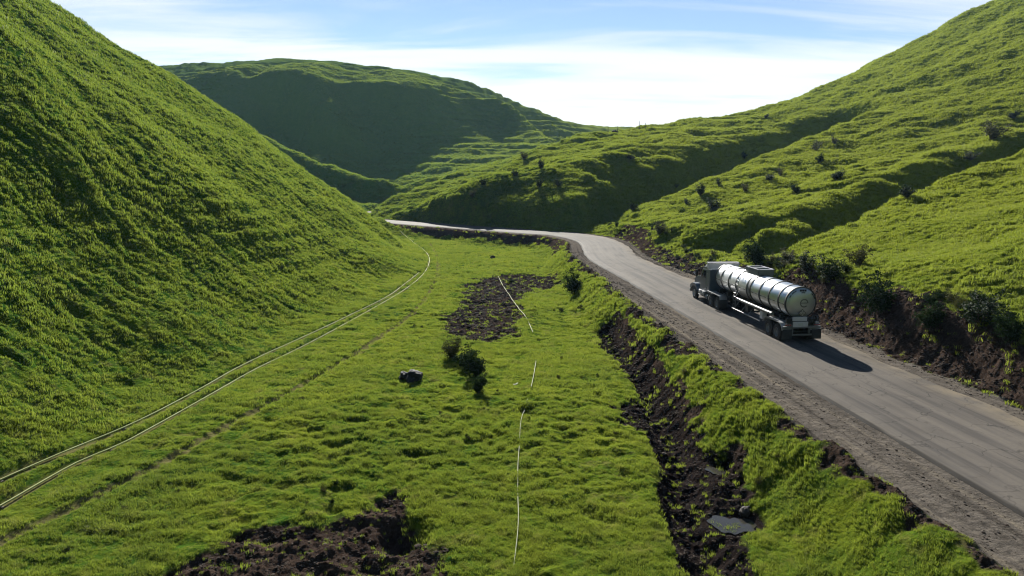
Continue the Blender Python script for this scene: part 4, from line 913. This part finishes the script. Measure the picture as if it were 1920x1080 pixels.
# ------------------------------------------------------------------ grass blades: one mass of turf
def grass():
    m, N, L = mat('grass_blades'); bs = N['Principled BSDF']; out = N['Material Output']
    geo = N.new('ShaderNodeNewGeometry'); col = grass_colour(N, L, geo.outputs['Position'])
    oi = N.new('ShaderNodeObjectInfo')
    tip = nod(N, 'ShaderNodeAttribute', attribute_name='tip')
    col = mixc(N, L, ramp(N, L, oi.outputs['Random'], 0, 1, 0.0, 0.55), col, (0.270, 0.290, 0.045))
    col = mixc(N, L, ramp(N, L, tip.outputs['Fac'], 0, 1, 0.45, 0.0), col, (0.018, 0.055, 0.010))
    L.new(col, bs.inputs['Base Color']); bs.inputs['Roughness'].default_value = 0.6; bs.inputs['Specular IOR Level'].default_value = 0.15
    tr = N.new('ShaderNodeBsdfTranslucent'); L.new(mixc(N, L, 0.35, col, (0.27, 0.34, 0.03)), tr.inputs['Color'])
    mx = N.new('ShaderNodeMixShader'); mx.inputs[0].default_value = 0.5; L.new(bs.outputs[0], mx.inputs[1]); L.new(tr.outputs[0], mx.inputs[2]); L.new(mx.outputs[0], out.inputs[0])
    tc = bpy.data.collections.new('grass_tufts')
    rr = random.Random(5)
    def tuft(nm, n, rad, h0, h1, w):
        v, f, tp = [], [], []
        for i in range(n):
            a = rr.uniform(0, 6.28); r = rad * math.sqrt(rr.random()); bx, by = r * math.cos(a), r * math.sin(a)
            h = rr.uniform(h0, h1); da = rr.uniform(0, 6.28); lean = h * rr.uniform(0.15, 0.9); fa = rr.uniform(0, 6.28); ww = w * rr.uniform(0.7, 1.3)
            wx, wy = math.cos(fa) * ww / 2, math.sin(fa) * ww / 2; k = len(v)
            mx_, my_ = bx + math.cos(da) * lean * 0.3, by + math.sin(da) * lean * 0.3
            v += [(bx - wx, by - wy, -0.03), (bx + wx, by + wy, -0.03), (mx_ - wx * .8, my_ - wy * .8, h * .6), (mx_ + wx * .8, my_ + wy * .8, h * .6), (bx + math.cos(da) * lean, by + math.sin(da) * lean, h)]
            f += [(k, k + 1, k + 3, k + 2), (k + 2, k + 3, k + 4)]; tp += [0, 0, .6, .6, 1]
        me = bpy.data.meshes.new(nm); me.from_pydata(v, [], f); at = me.attributes.new('tip', 'FLOAT', 'POINT'); at.data.foreach_set('value', tp)
        me.materials.append(m); o = bpy.data.objects.new(nm, me); tc.objects.link(o)
    for i in range(3): tuft('grass_tuft_a%d' % i, 24, 0.12, 0.05, 0.15, 0.014)
    for i in range(3): tuft('grass_tuft_b%d' % i, 16, 0.15, 0.05, 0.14, 0.022)
    # where the tufts stand
    X, Y, S, K = [], [], [], []
    edges = np.exp(np.linspace(math.log(14), math.log(470), 76))
    for r0, r1 in zip(edges[:-1], edges[1:]):
        rm = (r0 + r1) / 2; dens = GRASS_D * (22 / rm) ** 1.45 * (0.75 if rm > 230 else 1)
        n = int(dens * math.radians(88) * rm * (r1 - r0))
        r = RNG.uniform(r0, r1, n); t = np.radians(RNG.uniform(-44, 44, n)); X.append(r * np.sin(t)); Y.append(r * np.cos(t)); K.append(np.full(n, 0 if rm < 38 else 3)); S.append(np.full(n, min(2.9, max(0.8, 0.92 * (rm / 26) ** 0.56))))
    X = np.concatenate(X); Y = np.concatenate(Y); S = np.concatenate(S); K = np.concatenate(K)
    z, soil, grav, s, tn = land(X, Y)
    nz = fbm(X / 1.3, Y / 1.3, 2, 201); nb = noise(X / 7, Y / 7, 202); brk = fbm(X / 0.8, Y / 0.8, 3, 203)
    keep = (soil + 0.5 * brk + RNG.uniform(-.35, .35, len(X)) < 0.45) & (grav + 0.3 * brk < 0.35) & (np.abs(s) > RW + 0.5) & ((tn > 0.35) | (RNG.random(len(X)) < 0.25))
    lone = (soil > 0.5) & (RNG.random(len(X)) < 0.045) & (np.abs(s) > RW + 2.2)
    keep |= lone & (grav < 0.3)
    pn = np.full(X.shape, 99.0); nl = (X < 5) & (Y < 130) & (X > -45); pn[nl] = np.minimum(line_d(X[nl], Y[nl], LOWC)[0], line_d(X[nl], Y[nl], UPPC)[0])
    sc_ = S * np.clip(0.85 + 0.55 * nz + 0.35 * nb, 0.4, 1.8) * RNG.uniform(0.7, 1.3, len(X)) * np.where(pn < 0.35, 0.5, 1)
    X, Y, z, sc_, K = X[keep], Y[keep], z[keep], sc_[keep], K[keep]; n = len(X)
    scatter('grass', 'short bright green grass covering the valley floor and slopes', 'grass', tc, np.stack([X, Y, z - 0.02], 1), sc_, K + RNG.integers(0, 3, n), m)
    print('grass tufts', n)
GRASS_D = 125
grass()

# ------------------------------------------------------------------ clods and stones on the bare ground, low scrub on the banks
def clods():
    tc = bpy.data.collections.new('clod_shapes'); from mathutils import noise as mn
    m, N, L = mat('loose_clods'); bs = N['Principled BSDF']; oi = N.new('ShaderNodeObjectInfo')
    L.new(mixc(N, L, oi.outputs['Random'], (0.014, 0.010, 0.008), (0.060, 0.045, 0.035)), bs.inputs['Base Color']); bs.inputs['Roughness'].default_value = 0.95; bs.inputs['Specular IOR Level'].default_value = 0.1
    for i in range(5):
        bm = bmesh.new(); bmesh.ops.create_icosphere(bm, subdivisions=2, radius=1)
        for v in bm.verts:
            d = 1 + 0.45 * mn.noise(v.co * 1.2 + Vector((i * 7.7, 0, 0))) + 0.25 * mn.noise(v.co * 2.9 + Vector((0, i * 5.1, 0))); v.co = v.co * d; v.co.z *= 0.6
        me = bpy.data.meshes.new('clod_shape_%d' % i); bm.to_mesh(me); bm.free(); me.materials.append(m); tc.objects.link(bpy.data.objects.new('clod_shape_%d' % i, me))
    r = np.sqrt(RNG.uniform(15 ** 2, 95 ** 2, 420000)); t = np.radians(RNG.uniform(-38, 42, len(r))); X = r * np.sin(t); Y = r * np.cos(t)
    d, sd_, a = line_d(X, Y, ROADXY); s = d * sd_
    ok = (s < -RW - 0.1) | (s > RW + 0.3); X, Y, s, r = X[ok], Y[ok], s[ok], r[ok]
    z, soil, grav, s, tn = land(X, Y)
    p = 0.80 * (soil > 0.5) + 0.35 * (grav > 0.5) * (np.abs(s) > RW + 0.3)
    k = RNG.random(len(X)) < p * np.clip(38 / r, 0.25, 1) * (0.5 + 0.8 * np.clip(fbm(X / 2, Y / 2, 2, 301) + 0.4, 0, 1))
    sc_ = np.where(grav > 0.5, 0.022, 0.032) * np.exp(RNG.normal(0, 0.45, len(X))) * np.clip(r / 35, 0.8, 2)
    X, Y, z, sc_ = X[k], Y[k], z[k], np.minimum(sc_[k], 0.13); print('clods', len(X))
    scatter('loose_clods', 'dark earth clods and stones strewn over bare soil and gravel', 'clods', tc, np.stack([X, Y, z], 1), sc_, RNG.integers(0, 5, len(X)), m)
def scrub():
    tc = bpy.data.collections.new('scrub_shapes')
    for i in (0, 2, 3, 4, 5):
        o = bpy.data.objects.new('scrub_%d' % i, SHM[i][1]); tc.objects.link(o)
    n = 60000; i = RNG.integers(0, len(ROAD) - 1, n); c = np.array([(p.x, p.y) for p in ROAD]); tng = np.diff(c, axis=0); tng /= np.linalg.norm(tng, axis=1, keepdims=True)
    off = RNG.uniform(-14, 9.5, n); X = c[i, 0] + tng[i, 1] * off + RNG.uniform(-1, 1, n); Y = c[i, 1] - tng[i, 0] * off + RNG.uniform(-1, 1, n)
    d, sd_, a = line_d(X, Y, ROADXY); s = d * sd_
    nz = noise(X / 4.2, Y / 4.2, 401); n2 = noise(X / 11, Y / 11, 402)
    pr = np.clip((nz + 0.6 * n2 + 0.25) * 1.0, 0, 1) * sstep(RW + 2.4, RW + 3.6, s) * (1 - sstep(RW + 5.0, RW + 6.8, s + 1.2 * nz)) * (Y < 128) * 0.15
    pl = np.clip(nz + 0.3 * n2 - 0.15, 0, 1) * sstep(RW + 3.6, RW + 4.4, -s) * (1 - sstep(8.5, 11.5, -s)) * (Y < 110) * 0.07
    k = (RNG.random(n) < pr + pl) & (Y > 12); X, Y, s = X[k], Y[k], s[k]; z = land(X, Y)[0]
    sc_ = np.where(s > 0, RNG.uniform(0.35, 0.95, len(X)), RNG.uniform(0.2, 0.5, len(X))); print('scrub', len(X))
    # a few dark weeds in the meadow
    n2_ = 5200; r = np.sqrt(RNG.uniform(18 ** 2, 110 ** 2, n2_)); t = np.radians(RNG.uniform(-36, 12, n2_)); X2 = r * np.sin(t); Y2 = r * np.cos(t); z2, so2, g2, s2, t2 = land(X2, Y2)
    k2 = (RNG.random(n2_) < np.clip(noise(X2 / 3.1, Y2 / 3.1, 411) + 0.5 * noise(X2 / 9, Y2 / 9, 412) - 0.15, 0, 1) * 0.55) & (so2 < 0.3) & (s2 < -9) & (t2 > 0.6)
    X = np.concatenate([X, X2[k2]]); Y = np.concatenate([Y, Y2[k2]]); z = np.concatenate([z, z2[k2]]); sc_ = np.concatenate([sc_, RNG.uniform(0.12, 0.30, k2.sum())]); s = np.concatenate([s, np.full(k2.sum(), -9.0)])
    idx = np.where(s > 0, RNG.choice([0, 1, 2, 2, 3], len(X)), RNG.choice([0, 2, 3, 4], len(X)))
    scatter('scrub', 'low dark scrub and weeds growing over the roadside earth banks', 'scrub', tc, np.stack([X, Y, z - 0.06], 1), sc_, idx, M_LEAF)
clods(); scrub()

# ------------------------------------------------------------------ the air in the valley
def haze():
    m = bpy.data.materials.new('haze'); m.use_nodes = True; N, L = m.node_tree.nodes, m.node_tree.links; N.clear()
    o = N.new('ShaderNodeOutputMaterial'); v = N.new('ShaderNodeVolumePrincipled'); v.inputs['Color'].default_value = (0.42, 0.66, 1.0, 1); v.inputs['Density'].default_value = HAZE_D; v.inputs['Anisotropy'].default_value = 0.15
    L.new(v.outputs[0], o.inputs['Volume'])
    b = MB().box((0, 0, 90), (1400, 1400, 260)).build('haze', m, smooth=False); tag(b, 'thin bluish air veiling the far hills', kind='stuff')
HAZE_D = 0.00008
haze()
